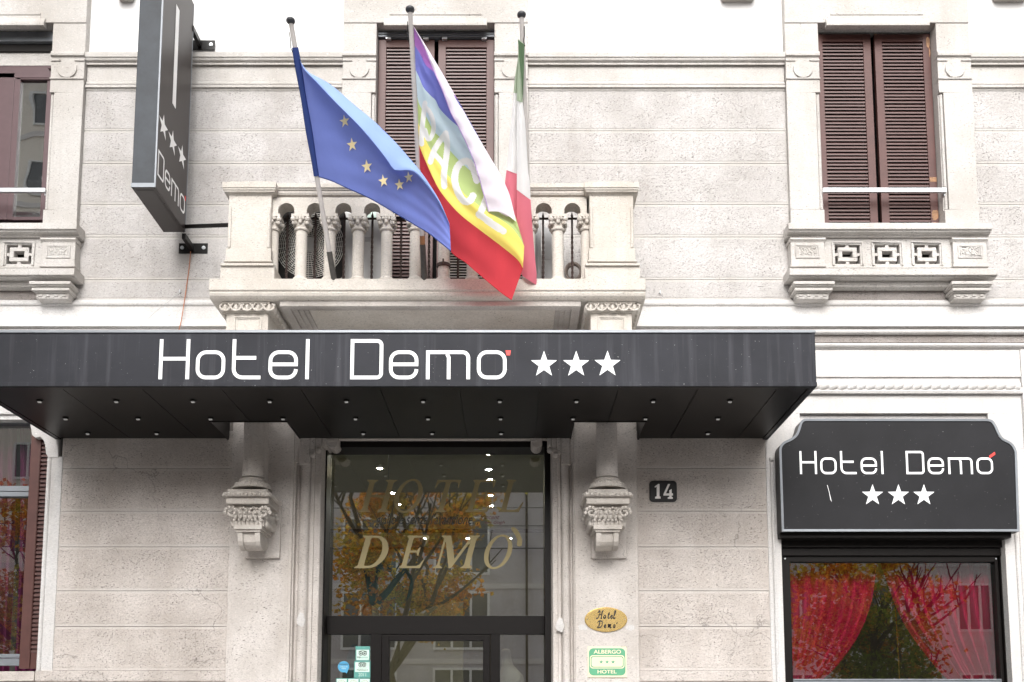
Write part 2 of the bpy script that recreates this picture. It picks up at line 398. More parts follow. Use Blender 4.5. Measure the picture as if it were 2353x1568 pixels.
def courses(mb, x0, x1, rows, Y=0., mg=.028, m_s=0, m_r=1, first=True, last=True):
    for i in range(len(rows) - 1):
        a, b = rows[i], rows[i + 1]
        mb.box(x0, x1, Y, Y + .02, b + .0032, a - .0032, m_s)
        t = a - (mg if (i or first) else .003); u = b + mg
        mb.box(x0 + .012, x1 - .012, Y - .0035, Y + .01, u, t, m_r)
up_rows = [Z(p, 0) for p in (209, 301, 376, 470, 545, 643, 690)]
segs = [(XL, WC[0] - OX), (WC[0] + OX, WC[1] - OX), (WC[1] + OX, WC[2] - OX), (WC[2] + OX, XR)]
for i, (a, b) in enumerate(segs):
    mb = MB()
    mb.box(a, b, .012, .35, up_rows[-1], up_rows[0] + .1, 2)
    courses(mb, a, b, up_rows, first=False)
    mb.build('upper_wall', ['smooth', 'stone', 'joint'], hotel)
zsill = Z(512, -.2)
for c in (WC[0], WC[2]): mb = MB(); mb.box(c - OX, c + OX, .01, .35, up_rows[-1], zsill - .4, 0); mb.build('apron_wall', 'smooth', hotel)
zfloor = Z(646, -.9)
mb = MB(); mb.box(WC[1] - OX, WC[1] + OX, .01, .35, up_rows[-1] - .3, zfloor - .02, 0); mb.build('apron_wall', 'smooth', hotel)
# white plaster above the string course
zs = Z(120, 0)
for a, b in segs: mb = MB(); mb.box(a, b, .02, .35, zs - .06, zs + 2.2); mb.build('plaster_wall', 'plaster', hotel)
# upper string course
def zz(py, y): return Z(py, y)
mb = MB()
pa = [(.03, zz(119.5, -.075)), (-.075, zz(119.5, -.075)), (-.075, zz(130.5, -.075)), (-.062, zz(131.5, -.062)), (-.066, zz(134, -.066)), (-.06, zz(138, -.06)), (-.048, zz(141, -.048)), (-.032, zz(144, -.032)),
      (-.036, zz(145, -.036)), (-.036, zz(148.5, -.036)), (-.004, zz(150.5, -.004)), (-.004, zz(188, -.004)), (-.02, zz(189, -.02)), (-.022, zz(193, -.022)), (-.012, zz(194.5, -.012)),
      (-.034, zz(195.5, -.034)), (-.034, zz(200.5, -.034)), (-.016, zz(203, -.016)), (-.012, zz(206, -.012)), (-.010, zz(208.5, -.010)), (.03, zz(209, 0))]
for a, b in segs: mb = MB(); mb.extx(pa, a + .004, b - .004); mb.build('string_course', 'smooth', hotel)

# mid cornice
mb = MB()
def torus_prof(z0, z1, yb, yf, n=6):
    zc, rz = (z0 + z1) / 2, (z1 - z0) / 2
    return [(yb - (yb - yf) * math.sin(PI * i / n), zc + rz * math.cos(PI * i / n)) for i in range(n + 1)]
pc = [(.05, Z(689, 0)), (-.006, Z(689.5, 0))] + torus_prof(Z(702, -.03), Z(690, -.03), -.012, -.035) + [(-.010, Z(704, -.01)), (-.010, Z(733, -.01)), (-.02, Z(736, -.02)), (-.085, Z(746, -.085)), (-.09, Z(749.5, -.09)), (-.055, Z(751.5, -.055)), (-.045, Z(755.5, -.045))]
pc += torus_prof(Z(767, -.06), Z(756.5, -.06), -.04, -.072) + [(-.02, Z(769, -.02)), (.05, Z(770, -.02))]
mb.extx(pc, XL, XR)
pr = [(.05, Z(769.5, -.012)), (-.012, Z(770, -.012)), (-.012, Z(787, -.012)), (.05, Z(787, -.012))]
mb.extx(pr, XL, XR, 1)
pd = [(.05, Z(786.5, -.02))] + torus_prof(Z(798, -.045), Z(787.5, -.045), -.02, -.055) + [(-.018, Z(800, -.018)), (-.012, Z(803, -.012)), (.05, Z(803.5, 0))]
mb.extx(pd, XL, XR)
mb.build('cornice', ['white', 'rough'], hotel, smooth=True)
# white frieze under it, then rope moulding
mb = MB()
mb.box(XL, XR, 0, .3, Z(904, 0), Z(803, 0) - .002)
mb.box(XL, X(2345, 834, -.02), -.022, .1, Z(866, -.022), Z(805, -.022))
mb.extx([(.05, Z(866, -.02)), (-.05, Z(897, -.05) - .004), (-.05, Z(899, -.05)), (-.042, Z(904, -.042)), (-.015, Z(906, -.015)), (.05, Z(906, 0))], XL, X(2350, 900, -.03))
mb.build('frieze', 'white', hotel)
mb = MB(); zr = (Z(875, -.05) + Z(898, -.05)) / 2; rr = (Z(875, -.05) - Z(898, -.05)) / 2
x0r, x1r = 2.2, X(2344, 886, -.05); nx, na = 420, 12
def rope(u, v):
    x = x0r + (x1r - x0r) * u; a = -PI * .15 - (PI * .95) * v - PI * .0
    ph = (x * 10.0 + (v - .5) * .95); fr = ph - math.floor(ph)
    r = rr * (.62 + .42 * math.sqrt(max(0, math.sin(PI * min(1, max(0, fr))))))
    return Vector((x, -.012 + r * math.sin(-PI / 2 + (v - .5) * PI * 1.1 + 0) * 1.0, zr - r * math.sin((v - .5) * PI * 1.1)))
mb.grid(rope, nx, na)
mb.build('rope_moulding', 'white', hotel, smooth=True)
# painted wall above / beside the shop window and at the left
mb = MB()
xs0, xs1 = X(1761, 1100, 0), X(1797, 1300, 0)
xs2 = X(2312, 1300, 0)
zt, zl = Z(906, 0), Z(950, 0)
mb.box(xs0, XR, 0, .3, zl, zt - .001)                                 # lintel band
mb.box(xs0, X(1838, 955, 0), -.0, .3, Z(1030, 0), zl); mb.box(X(2270, 955, 0), XR, 0, .3, Z(1030, 0), zl)
mb.box(xs0, xs1, 0, .3, Z(1700, 0), Z(1030, 0)); mb.box(xs2, XR, 0, .3, Z(1700, 0), Z(1030, 0))
mb.box(xs1 - .02, xs2 + .02, .05, .3, Z(1034, .05), zl + .05)           # recessed field behind the signboard
for xa, xb in ((X(1766, 1300, 0), X(1773, 1300, 0)), (X(2346, 1300, 0), X(2352, 1300, 0))): mb.box(xa, xb, -.012, .1, Z(1700, 0), Z(1060, 0))
for xc in (X(1779.5, 1300, 0), X(2338, 1300, 0)):
    mb.tube([(xc, -.006, Z(1700, 0)), (xc, -.006, Z(1062, 0))], .017, 10)
    mb.ball((xc, -.006, Z(1056, 0)), .026, 6)
mb.box(X(2346.5, 860, -.03), XR, -.04, .1, Z(1700, 0), Z(803, -.04))
mb.build('painted_wall', 'white', hotel, bevel=.004)
# lower ashlar
lo_rows = [Z(p, 0) for p in (990, 1077, 1175, 1257, 1358, 1440, 1541)]
xa0 = X(131, 1280, 0); xp0, xp1 = X(526, 1280, -.06), X(670, 1280, -.06); xq0, xq1 = X(1321, 1280, -.06), X(1466, 1280, -.06)
for a, b in ((xa0, xp0), (xq1, xs0)):
    mb = MB(); mb.box(a, b, .012, .35, Z(1750, 0), Z(906, 0) - .001, 2)
    courses(mb, a, b, lo_rows, mg=.03)
    mb.build('lower_wall', ['lowsm', 'lower', 'joint'], hotel)
for a, b in ((X(80, 1550, -.035), xp0 - .002), (xq1 + .002, xs0)):
    mb = MB(); mb.box(a, b, -.035, .1, Z(1566, -.035), Z(1541, -.035)); mb.box(a + .001, b - .001, -.02, .1, Z(1750, 0), Z(1566, -.035) + .01)
    mb.build('base_ledge', 'lower', hotel, bevel=.006)

# ------------------------------------------------------------------ pilasters with carved columns
for k, (a, b, c) in enumerate(((xp0, xp1, X(567, 1144, -.55)), (xq0, xq1, X(1397.5, 1144, -.55)))):
    mb = MB()
    mb.box(a, b, -.06, .3, Z(1750, 0), Z(760, -.06)); 
    mb.box(a + .03, b - .03, -.063, .1, Z(1740, 0), Z(962, -.06), 1)
    mb.build('pilaster', ['lowsm', 'pilas'], hotel, bevel=.006)
    col = sub('column', hotel); col.location = (c, 0, 0)
    cx = c
    mb = MB(); ys = -.37
    mb.lathe(cx + .01, ys, [(.112, Z(1099, ys)), (.108, Z(1060, ys)), (.106, Z(930, ys)), (.106, Z(760, ys))], 28)
    mb.box(cx - .06, cx + .08, ys + .06, -.05, Z(1099, ys), Z(800, ys))
    mb.build('shaft', 'pilas', col, smooth=True)
    mb = MB()
    zb = [Z(p, -.42) for p in (1099, 1103, 1107, 1112, 1118, 1124)]
    mb.lathe(cx + .005, ys, [(.115, zb[0]), (.14, zb[1]), (.13, zb[2]), (.165, zb[3]), (.19, zb[4]), (.2, zb[5])], 28)
    for i in range(14):
        an = PI + PI * (i + .5) / 14
        mb.ball((cx + .005 + .165 * math.cos(an), ys + .165 * math.sin(an), zb[3] - .012), .02, 4)
    for i in range(10):
        an = PI + PI * (i + .5) / 10
        mb.ball((cx + .005 + .19 * math.cos(an), ys + .19 * math.sin(an), zb[4] - .02), .014, 4)
    mb.build('base_moulding', 'carve', col, smooth=True)
    mb = MB(); yf = -.55
    za = [Z(p, yf) for p in (1123, 1131, 1135, 1141, 1157)]
    mb.box(cx - .20, cx + .20, -.53, -.06, za[1], za[0])
    mb.box(cx - .235, cx + .235, -.565, -.06, za[3], za[1] - .001)
    for i in range(11): mb.ball((cx - .215 + .043 * i, -.566, za[2] - .008), .021, 4)
    for s in (-1, 1):
        for i in range(10): mb.ball((cx + s * .236, -.53 + .047 * i, za[2] - .008), .02, 4)
    mb.extz([(cx - .215, -.06), (cx - .215, -.53), (cx + .215, -.53), (cx + .215, -.06)], za[4], za[3])
    mb.build('abacus', 'carve', col, smooth=True, bevel=.006)
    mb = MB()
    zc = [Z(p, yf) for p in (1157, 1180, 1205)]
    mb.extz([(cx - .16, -.06), (cx - .16, -.47), (cx + .16, -.47), (cx + .16, -.06)], zc[2], zc[0])
    random.seed(11)
    for sx in (-1, 1):                                   # volutes at the corners
        for dy in (-.50, -.2):
            for q in range(14):
                an = q * .62; r0 = .062 * (1 - q / 17)
                mb.ball((cx + sx * .165 + sx * r0 * math.cos(an), dy - .01, zc[0] - .085 + r0 * math.sin(an)), .022 * (1 - q / 30), 4)
        for q in range(9):                                # inner scrolls
            an = q * .8; r0 = .045 * (1 - q / 12)
            mb.ball((cx + sx * .05 + sx * r0 * math.cos(an), -.485, zc[0] - .07 + r0 * math.sin(an)), .017, 4)
    for row, (zrow, nn, rr_) in enumerate(((zc[1] - .01, 6, .038), (zc[2] + .03, 7, .033))):
        for i in range(nn):                               # acanthus leaf tips, front and sides
            xx = cx - .15 + .30 * (i + .5) / nn
            mb.ball((xx, -.49 + .02 * row, zrow + random.uniform(-.006, .006)), rr_, 5, sq=(.75, .8, 1.25))
            mb.ball((xx + random.uniform(-.012, .012), -.52 + .02 * row, zrow + .022), rr_ * .5, 4)
        for s in (-1, 1):
            for i in range(6):
                yy = -.45 + .38 * (i + .5) / 6
                mb.ball((cx + s * .17, yy, zrow + random.uniform(-.006, .006)), rr_, 5, sq=(.8, .75, 1.25))
    mb.build('capital', 'carve', col, smooth=True)
    mb = MB(); yq = -.48
    zd = [Z(p, yq) for p in (1206, 1217, 1222)]
    mb.box(cx - .145, cx + .145, -.49, -.06, zd[1], zd[0]); mb.box(cx - .128, cx + .128, -.47, -.06, zd[2], zd[1] - .001)
    z2, z3 = zd[2], Z(1266, -.3)
    prof = [(-.06, z2), (-.455, z2)] + [(-.455 + .03 * t, z2 - (z2 - z3) * .62 * t) for t in (.3, .6, .9)] + [(-.40, z2 - (z2 - z3) * .78), (-.36, z2 - (z2 - z3) * .93), (-.29, z3), (-.22, z3 + .01), (-.17, z3 + .05), (-.06, z3 + .06)]
    mb.extx(prof, cx - .115, cx - .06); mb.extx(prof, cx + .06, cx + .115)
    mb.extx([(y + (.02 if y < -.1 else 0), z + (.005 if z < z2 - .1 else -.001)) for y, z in prof], cx - .061, cx + .061)
    mb.build('scroll_bracket', 'carve', col, bevel=.006)
    mb = MB()
    xm = (a + b) / 2
    mb.box(cx - .135, cx + .235, -.105, -.05, Z(1283, -.1), Z(1150, -.1))
    mb.build('back_plate', 'lowsm', col, bevel=.01)

# ------------------------------------------------------------------ upper windows
def louvre(mb, x0, x1, z0, z1, Y, pitch=.0412, mat=0):
    n = int(round((z1 - z0) / pitch)); d = (z1 - z0) / n
    for i in range(n):
        zc = z0 + (i + .5) * d + random.uniform(-.0022, .0022); jt = random.uniform(-.003, .003)
        # slat: outer edge low, inner edge high
        p = [(Y - .014, zc - .019), (Y - .0145, zc - .002), (Y - .012, zc + .002), (Y + .026, zc + .036 + jt), (Y + .032, zc + .022 + jt)]
        mb.extx(p, x0, x1, mat)
def shutter(parent, x0, x1, z0, z1, Y, st=(.085, .085), top=.09, bot=.11, mats=('brown', 'slat', 'bare'), worn=False):
    mb = MB()
    mb.box(x0, x0 + st[0], Y - .02, Y + .03, z0, z1); mb.box(x1 - st[1], x1, Y - .02, Y + .03, z0, z1)
    mb.box(x0 + st[0], x1 - st[1], Y - .018, Y + .028, z1 - top, z1 - .001); mb.box(x0 + st[0], x1 - st[1], Y - .018, Y + .028, z0 + .001, z0 + bot)
    louvre(mb, x0 + st[0] + .002, x1 - st[1] - .002, z0 + bot, z1 - top, Y, mat=1)
    if worn:
        random.seed(3)
        def patch(xa, xb, za, zb, yy, n=9):
            cx_, cz_ = (xa + xb) / 2, (za + zb) / 2
            mb.prism([(min(xb, max(xa, cx_ + (xb - xa) / 2 * 1.25 * math.cos(2 * PI * i / n) * random.uniform(.7, 1.1))), min(zb, max(za, cz_ + (zb - za) / 2 * 1.25 * math.sin(2 * PI * i / n) * random.uniform(.7, 1.1)))) for i in range(n)], yy, yy + .004, 2)
        patch(x1 - .045, x1 - .004, z1 - .17, z1 - .03, Y - .0212, 11); patch(x1 - .02, x1 - .001, z1 - .28, z1 - .17, Y - .0212)
        mb.box(x1 - st[1] + .004, x1 - .002, Y - .0215, Y, z0 + .62, z0 + .675, 2)
        patch(x1 - st[1] + .005, x1 - .003, z0 + .012, z0 + .145, Y - .0214, 12); patch(x1 - st[1] + .01, x1 - .003, z0 + .17, z0 + .29, Y - .0214, 12)
        patch(x0 + st[0] + .06, x1 - st[1] - .002, z0 + .008, z0 + .045, Y - .0194, 15); patch(x0 + st[0] + .16, x1 - st[1] - .01, z0 + .05, z0 + .085, Y - .0194, 15)
        mb.box(x0 + .002, x0 + .03, Y - .0212, Y, z1 - .012, z1 - .002, 2)
    return mb.build('shutter', list(mats), parent, bevel=.002)
random.seed(5)
ZL = Z(52, -.08)                                          # lintel soffit
def upper_window(c, kind):
    w = sub('window', hotel); w.location = (c, 0, 0)
    if kind == 'balcony': zb = zfloor - .02
    else: zb = zsill - .005
    mb = MB()
    mb.box(c - OX, c + OX, -.08, .35, ZL, ZL + 1.5)
    # label moulding cut across the lintel
    h1, h2 = half(106, 40), half(118, 40)
    pf = [(-.05, Z(29.5, -.08)), (-.092, Z(29.5, -.092)), (-.092, Z(33.5, -.092)), (-.083, Z(36, -.083)), (-.088, Z(42, -.088)), (-.108, Z(49, -.108)), (-.115, Z(52.5, -.115)), (-.115, Z(58, -.115)), (-.05, Z(60.5, -.1))]
    mb.extx(pf, c - h1, c + h1); pe = [p for p in pf[4:]] + [(-.05, pf[4][1])]
    mb.extx(pe, c - h2, c - h1 + .001); mb.extx(pe, c + h1 - .001, c + h2)
    mb.build('lintel', 'smooth', w, bevel=.004)
    for s in (-1, 1):
        mb = MB(); xi, xo = c + s * HX, c + s * OX
        zt1, zt2 = Z(213, YP), Z(482, YP); bw = half(10)
        if kind == 'balcony': zt2 = Z(470, YP)
        mb.box(xi, xo, YP, .35, zt1, ZL - .001); mb.box(xi + s * bw, xo, YP, .35, zt2, zt1)
        mb.box(xi, xi + s * bw, -.035, .35, zt2, zt1)
        mb.box(xi, xo, YP, .35, zb, zt2)
        xb = xi + s * bw * .52
        mb.tube([(xb, -.045, zt2 + .01), (xb, -.045, zt1 - .015)], .017, 10)
        mb.prism([(xi, zt1 + .001), (xi + s * bw * 1.7, zt1 + .001), (xi + s * bw * 1.5, zt1 + .02), (xi + s * bw * .6, zt1 + .012), (xi, zt1 + .03)], YP - .004, YP + .02)
        a, b = (xi, xo)
        e = .004
        mb.extx([(0, Z(117.5, -.09)), (-.088, Z(117.5, -.088)), (-.088, Z(119, -.088)), (-.096, Z(122, -.096)), (-.094, Z(127, -.094)), (-.074, Z(130.5, -.075)), (0, Z(130.5, -.07))], *sorted((a - s * e, b + s * e)))
        dc = (a + b) / 2; dz = Z(155.5, -.1); rd = half(22)
        wdt = abs(b - a) / 2
        for q in (-1, 1): mb.box(dc + q * rd * .72, dc + q * (wdt + .002), -.083, 0, Z(139.5, -.083), Z(136, -.083))
        mb.cyly(dc, dz, rd, -.088, 0, 32)
        mb.box(a - s * e, b + s * e, -.085, 0, Z(181, -.085), Z(178, -.085))
        mb.build('pilaster', 'smooth', w, bevel=.003)
    ys = .085; zh = Z(81, ys) - .002
    if kind != 'left':
        zt_ = zh - (.07 if kind == 'balcony' else .0)
        g = .022
        shutter(w, c - HX + .008, c - g, zb + .006, zt_, ys, worn=False)
        shutter(w, c + g, c + HX - .008, zb + .006, zt_, ys, worn=(kind == 'right'))
        mb = MB(); mb.box(c - HX, c + HX, .32, .34, zb, ZL); mb.box(c - HX, c + HX, .16, .33, ZL - .012, ZL - .002); mb.build('light_blocker', 'dark', w)  # near-black panel added to block light, standing in for the unlit room
        if kind == 'balcony':
            mb = MB(); mb.box(c - HX + .003, c + HX - .003, ys - .05, ys + .04, zh - .055, zh + .0); mb.box(c - HX + .003, c + HX - .003, ys - .06, ys - .02, zh - .035, zh - .028)
            for q in (-.82, -.18, .14, .82): mb.box(c + q * HX - .03, c + q * HX + .03, ys - .055, ys - .01, zh - .085, zh - .06, 1)
            mb.build('track', ['zinc', 'alu'], w, bevel=.003)
    else:
        mb = MB(); mb.box(c - HX, c + HX, .05, .14, Z(95, .05), zh + .02); mb.build('shutter_box', 'zinc', w, bevel=.006)
        mb = MB(); mb.box(c - HX, c + HX, .10, .16, Z(118, .1), Z(94, .1)); mb.build('roller', 'dark', w)
        mb = MB(); mb.box(c - HX, c + HX, .125, .2, Z(151, .125), Z(116, .125)); mb.build('head_panel', 'cream' if False else 'smooth', w)
        mb = MB(); yf = .13
        xl = c - HX
        mb.pbox(-140, 125, 152, 179, yf, .2); 
        mb.pbox(100, 128, 180, 505, yf + .02, .2)
        mb.pbox(-15, 24, 168, 505, yf, .2); mb.pbox(24, 38, 172, 505, yf + .006, .2); mb.pbox(38, 125, 172, 183, yf + .006, .2)
        mb.pbox(28, 122, 498, 506, yf + .004, .2)
        mb.pbox(112, 122, 155, 160, yf - .01, .1)
        mb.build('frame', 'plum', w, bevel=.003)
        mb = MB(); mb.pbox(36, 126, 181, 505, .168, .174); mb.build('pane', 'glass3', w)
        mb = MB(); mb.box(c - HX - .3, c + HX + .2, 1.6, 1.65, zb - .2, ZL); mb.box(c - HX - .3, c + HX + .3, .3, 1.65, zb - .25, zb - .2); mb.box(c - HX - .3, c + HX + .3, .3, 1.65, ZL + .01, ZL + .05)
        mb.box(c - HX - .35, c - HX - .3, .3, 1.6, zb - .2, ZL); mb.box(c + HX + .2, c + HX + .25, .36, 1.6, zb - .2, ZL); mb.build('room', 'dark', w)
    if kind != 'balcony':
        yr = -.095; zr_ = Z(436, yr)
        mb = MB(); mb.box(c - HX - .012, c + HX + .018, yr, yr + .03, zr_ - .026, zr_ + .022); mb.box(c + HX - .0, c + HX + .014, yr + .03, -.06, zr_ - .05, zr_ - .01); mb.build('guard_rail', 'alu', w, bevel=.003)
        # sill and carved apron
        sh = half(234, 520, -.2); mb = MB()
        prf = [(.02, zsill + .012), (-.2, zsill), (-.205, Z(526.5, -.205)), (-.185, Z(528, -.185)), (-.178, Z(533, -.178)), (-.15, Z(538, -.15)), (-.125, Z(541, -.125)), (-.118, Z(545, -.118)), (.02, Z(545.5, -.1))]
        mb.extx(prf, c - sh, c + sh); mb.build('sill', 'smooth', w, bevel=.005)
        ya = -.085; zt_, zb_ = Z(545.5, ya), Z(616, ya)
        mb = MB(); zo1, zo0 = Z(563, ya), Z(607, ya); pw = half(28.6, 585, ya); pit = half(91.3, 585, ya)
        xi = half(148, 585, ya)
        cuts = [-xi]
        for k in (-1, 0, 1): cuts += [k * pit - pw, k * pit + pw]
        cuts.append(xi)
        mb.box(c - xi, c + xi, ya, .0, zo1, zt_); mb.box(c - xi, c + xi, ya, .0, zb_, zo0)
        for i in range(0, 8, 2): mb.box(c + cuts[i], c + cuts[i + 1], ya, .0, zo0, zo1)
        for k in (-1, 0, 1):
            m_ = c + k * pit
            fo = pw + .034; zc_ = (zo0 + zo1) / 2; hh = (zo1 - zo0) / 2
            for (dx, t, yy) in ((fo, .016, ya - .018), (fo - .018, .014, ya - .008)):       # stepped frame
                mb.box(m_ - dx, m_ + dx, yy, ya + .01, zc_ + hh + dx - pw - t, zc_ + hh + dx - pw); 
                for s in (-1, 1): mb.box(m_ + s * dx, m_ + s * (dx - t), yy, ya + .01, zo0 - .02, zc_ + hh + dx - pw - t)
            a1, b1 = pw * .76, hh * .72; a2, b2 = pw * .42, hh * .34; yr_ = ya - .004; yk = ya + .085
            mb.box(m_ - a1, m_ + a1, yr_, yk, zc_ + b2, zc_ + b1); mb.box(m_ - a1, m_ + a1, yr_, yk, zc_ - b1, zc_ - b2)
            for s in (-1, 1): mb.box(m_ + s * a2, m_ + s * a1, yr_, yk, zc_ - b2, zc_ + b2); mb.box(m_ + s * a1, m_ + s * pw, yr_ + .006, yk, zc_ - .016, zc_ + .016)
            mb.box(m_ - .02, m_ + .02, yr_ + .006, yk, zc_ + b1, zo1); mb.box(m_ - .02, m_ + .02, yr_ + .006, yk, zo0, zc_ - b1)
        mb.build('fret_panel', 'smooth', w, bevel=.004)
        mb = MB(); mb.box(c - xi, c + xi, .004, .008, zo0 - .03, zo1 + .03); mb.build('panel_backing', 'dark', w)  # near-black sheet paints the shade inside the pierced panels
        for s in (-1, 1):
            mb = MB(); p0, p1 = c + s * half(148, 580, -.13), c + s * half(225, 580, -.13)
            yq = -.13
            mb.box(p0, p1, yq, 0, Z(610, yq), Z(549, yq))
            a, b = sorted((p0, p1))
            mb.extx([(0, Z(545.6, -.14)), (-.15, Z(546, -.15)), (-.155, Z(550, -.155)), (-.142, Z(553, -.142)), (-.131, Z(557, -.131)), (0, Z(557, -.13))], a - .012, b + .012)
            mb.box(a - .012, b + .012, yq - .012, 0, Z(614, yq), Z(608, yq))
            pcx, pcz, pwd, phh = (a + b) / 2, (Z(562, yq) + Z(594, yq)) / 2, (b - a) * .36, (Z(562, yq) - Z(594, yq)) / 2
            for (k1, t) in ((1., .02), (.82, .016)):
                A, B = pwd * k1, phh * k1
                yy = yq - .010 * k1
                mb.box(pcx - A, pcx + A, yy, yq + .01, pcz + B - t, pcz + B); mb.box(pcx - A, pcx + A, yy, yq + .01, pcz - B, pcz - B + t)
                mb.box(pcx - A, pcx - A + t, yy, yq + .01, pcz - B + t, pcz + B - t); mb.box(pcx + A - t, pcx + A, yy, yq + .01, pcz - B + t, pcz + B - t)
            random.seed(int(a * 100) % 97)
            for i in range(90):
                mb.ball((pcx + random.uniform(-.62, .62) * pwd, yq, pcz + random.uniform(-.6, .5) * phh), random.uniform(.007, .014), 3)
            mb.build('pedestal', 'smooth', w, bevel=.004)
        sl = half(239.5, 625, -.24); mb = MB()
        prf = [(.02, Z(615, -.2)), (-.2, Z(615.5, -.22)), (-.24, Z(617, -.24)), (-.24, Z(632, -.24)), (-.215, Z(633.5, -.215)), (-.21, Z(637, -.21)), (-.15, Z(643, -.15)), (-.13, Z(645, -.13)), (.02, Z(645.5, -.1))]
        mb.extx(prf, c - sl, c + sl); mb.build('lower_slab', 'smooth', w, bevel=.005)
        mb = MB()
        xm = half(136, 655, -.1)
        mb.extx([(.02, Z(645.6, -.1)), (-.12, Z(645.8, -.12)), (-.12, Z(651, -.12)), (-.105, Z(654, -.105)), (-.105, Z(659, -.105)), (-.07, Z(662, -.07)), (-.03, Z(668, -.03)), (.02, Z(668, 0))], c - xm, c + xm)
        mb.build('apron_moulding', 'smooth', w)
        mb = MB(); mb.box(c - xm, c + xm, -.012, .02, Z(690, 0), Z(669, 0)); mb.build('rough_band', 'rough', w)
        for s in (-1, 1):
            mb = MB(); o_ = half(229, 660, -.2); i_ = half(134, 660, -.2)
            a, b = sorted((c + s * i_, c + s * o_))
            for (p0, p1, yy, ins) in ((645.8, 653, -.215, 0), (654, 658, -.195, .012), (658.6, 661, -.18, .026), (661.5, 667.5, -.19, .018), (668.5, 672, -.165, .034), (672.5, 687, -.14, .05)):
                mb.box(a + ins, b - ins, yy, .0, Z(p1, yy), Z(p0, yy))
            n = 4; ww = (b - a - .1) / n
            for i in range(n): mb.box(a + .05 + ww * (i + .25), a + .05 + ww * (i + .75), -.152, 0, Z(681, -.15), Z(676.5, -.15)); mb.box(a + .05 + ww * (i - .0), a + .05 + ww * (i + .3), -.150, 0, Z(684, -.15), Z(681.2, -.15))
            mb.build('bracket', 'smooth', w, bevel=.005)
    return w
upper_window(WC[0], 'left'); upper_window(WC[1], 'balcony'); upper_window(WC[2], 'right')
# feet of the next storey's brackets at the top edge of the view
for p0, p1 in ((1658, 1729), (277, 307), (2282, 2352)):
    mb = MB(); x0, x1, z0, z1 = Rc(p0, p1, -60, 3, .0)
    mb.box(x0, x1, -.12, .05, z0, z1); mb.box(x0 - .02, x1 + .02, -.16, .05, z0 + .03, z1 + .1)
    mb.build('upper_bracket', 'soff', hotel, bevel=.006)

# ------------------------------------------------------------------ balcony
bal = sub('balcony', hotel)
BF = -.95
mb = MB()
xb0, xb1 = X(480, 660, BF), X(1484, 660, BF)
def slabprof(s=0): return [(.05, zfloor), (BF - s, zfloor), (BF - s - .004, zfloor - .005), (BF - s - .004, Z(667, BF)), (BF - s + .014, Z(669, BF)), (BF - s + .008, Z(672, BF)), (BF - s + .018, Z(678, BF)), (BF - s + .04, Z(682, BF)), (BF - s + .06, Z(684, BF)), (.05, Z(684, BF))]
mb.extx(slabprof(), xb0, xb1)
mb.build('slab', 'balc', bal, bevel=.006)
zu = Z(684, BF) - .001; mb = MB()
xi0, xi1 = X(642, 700, -.88), X(1335, 700, -.88)
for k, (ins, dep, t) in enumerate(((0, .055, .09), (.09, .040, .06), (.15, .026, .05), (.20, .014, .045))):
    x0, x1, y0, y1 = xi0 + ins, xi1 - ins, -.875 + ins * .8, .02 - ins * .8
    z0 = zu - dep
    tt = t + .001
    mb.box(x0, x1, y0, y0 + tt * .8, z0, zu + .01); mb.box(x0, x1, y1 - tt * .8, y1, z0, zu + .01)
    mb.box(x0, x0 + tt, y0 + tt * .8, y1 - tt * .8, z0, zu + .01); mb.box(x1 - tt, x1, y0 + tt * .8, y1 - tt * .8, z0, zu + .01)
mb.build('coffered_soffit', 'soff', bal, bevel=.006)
for (p0, p1) in ((520, 616), (1357, 1452)):
    yf = -.80; x0, x1, _, _ = Rc(p0, p1, 735, 740, yf)
    mb = MB(); zt_ = zu - .001; ze = Z(711, -.86)
    mb.box(x0 - .03, x1 + .03, -.86, 0, zt_ - .018, zt_)
    xe0, xe1 = X(506, 700, -.87), X(634, 700, -.87)
    wd = (x1 - x0)
    ex0, ex1 = x0 - .055, x1 + .075
    mb.box(ex0 + .02, ex1 - .02, -.84, 0, ze, zt_ - .018)
    n = 5; ew = (ex1 - ex0) / n
    for i in range(n):
        xx = ex0 + ew * (i + .5); zc_ = (zt_ + ze) / 2 - .012; hh = (zt_ - ze) / 2
        mb.ball((xx, -.85, zc_ - .004), ew * .30, 6, sq=(.62, .5, 1.1))
        mb.tube([(xx + ew * .46 * math.sin(q), -.855, zc_ + hh * .92 * math.cos(q)) for q in [0.6 + (2 * PI - 1.2) * k / 12 for k in range(13)]], .011, 6)
        mb.ball((xx + ew * .5, -.855, zc_ + hh * .5), .012, 4)
    m = 9; sw = .84 / m
    for s, xx in ((-1, ex0 + .012), (1, ex1 - .012)):
        for i in range(m):
            mb.ball((xx, -.82 + sw * (i + .3), (zt_ + ze) / 2 - .012), sw * .5, 5, sq=(.55, .8, 1.1))
    mb.build('egg_moulding', 'balc', bal, smooth=True)
    mb = MB()
    mb.box(x0 - .012, x1 + .012, yf - .02, 0, Z(719, yf), ze - .001); mb.box(x0, x1, yf, 0, Z(800, yf), Z(719.2, yf))
    a, b, c_, d_ = Rc(p0 + 17, p1 - 15, 727, 790, yf)
    for (q, t) in ((0, .018), (.022, .012)):
        mb.box(a + q, b - q, yf - .012 + q * .3, yf + .01, d_ - q - t, d_ - q); mb.box(a + q, a + q + t, yf - .012 + q * .3, yf + .01, c_, d_ - q - t); mb.box(b - q - t, b - q, yf - .012 + q * .3, yf + .01, c_, d_ - q - t)
    mb.build('bracket', 'balc', bal, bevel=.005)
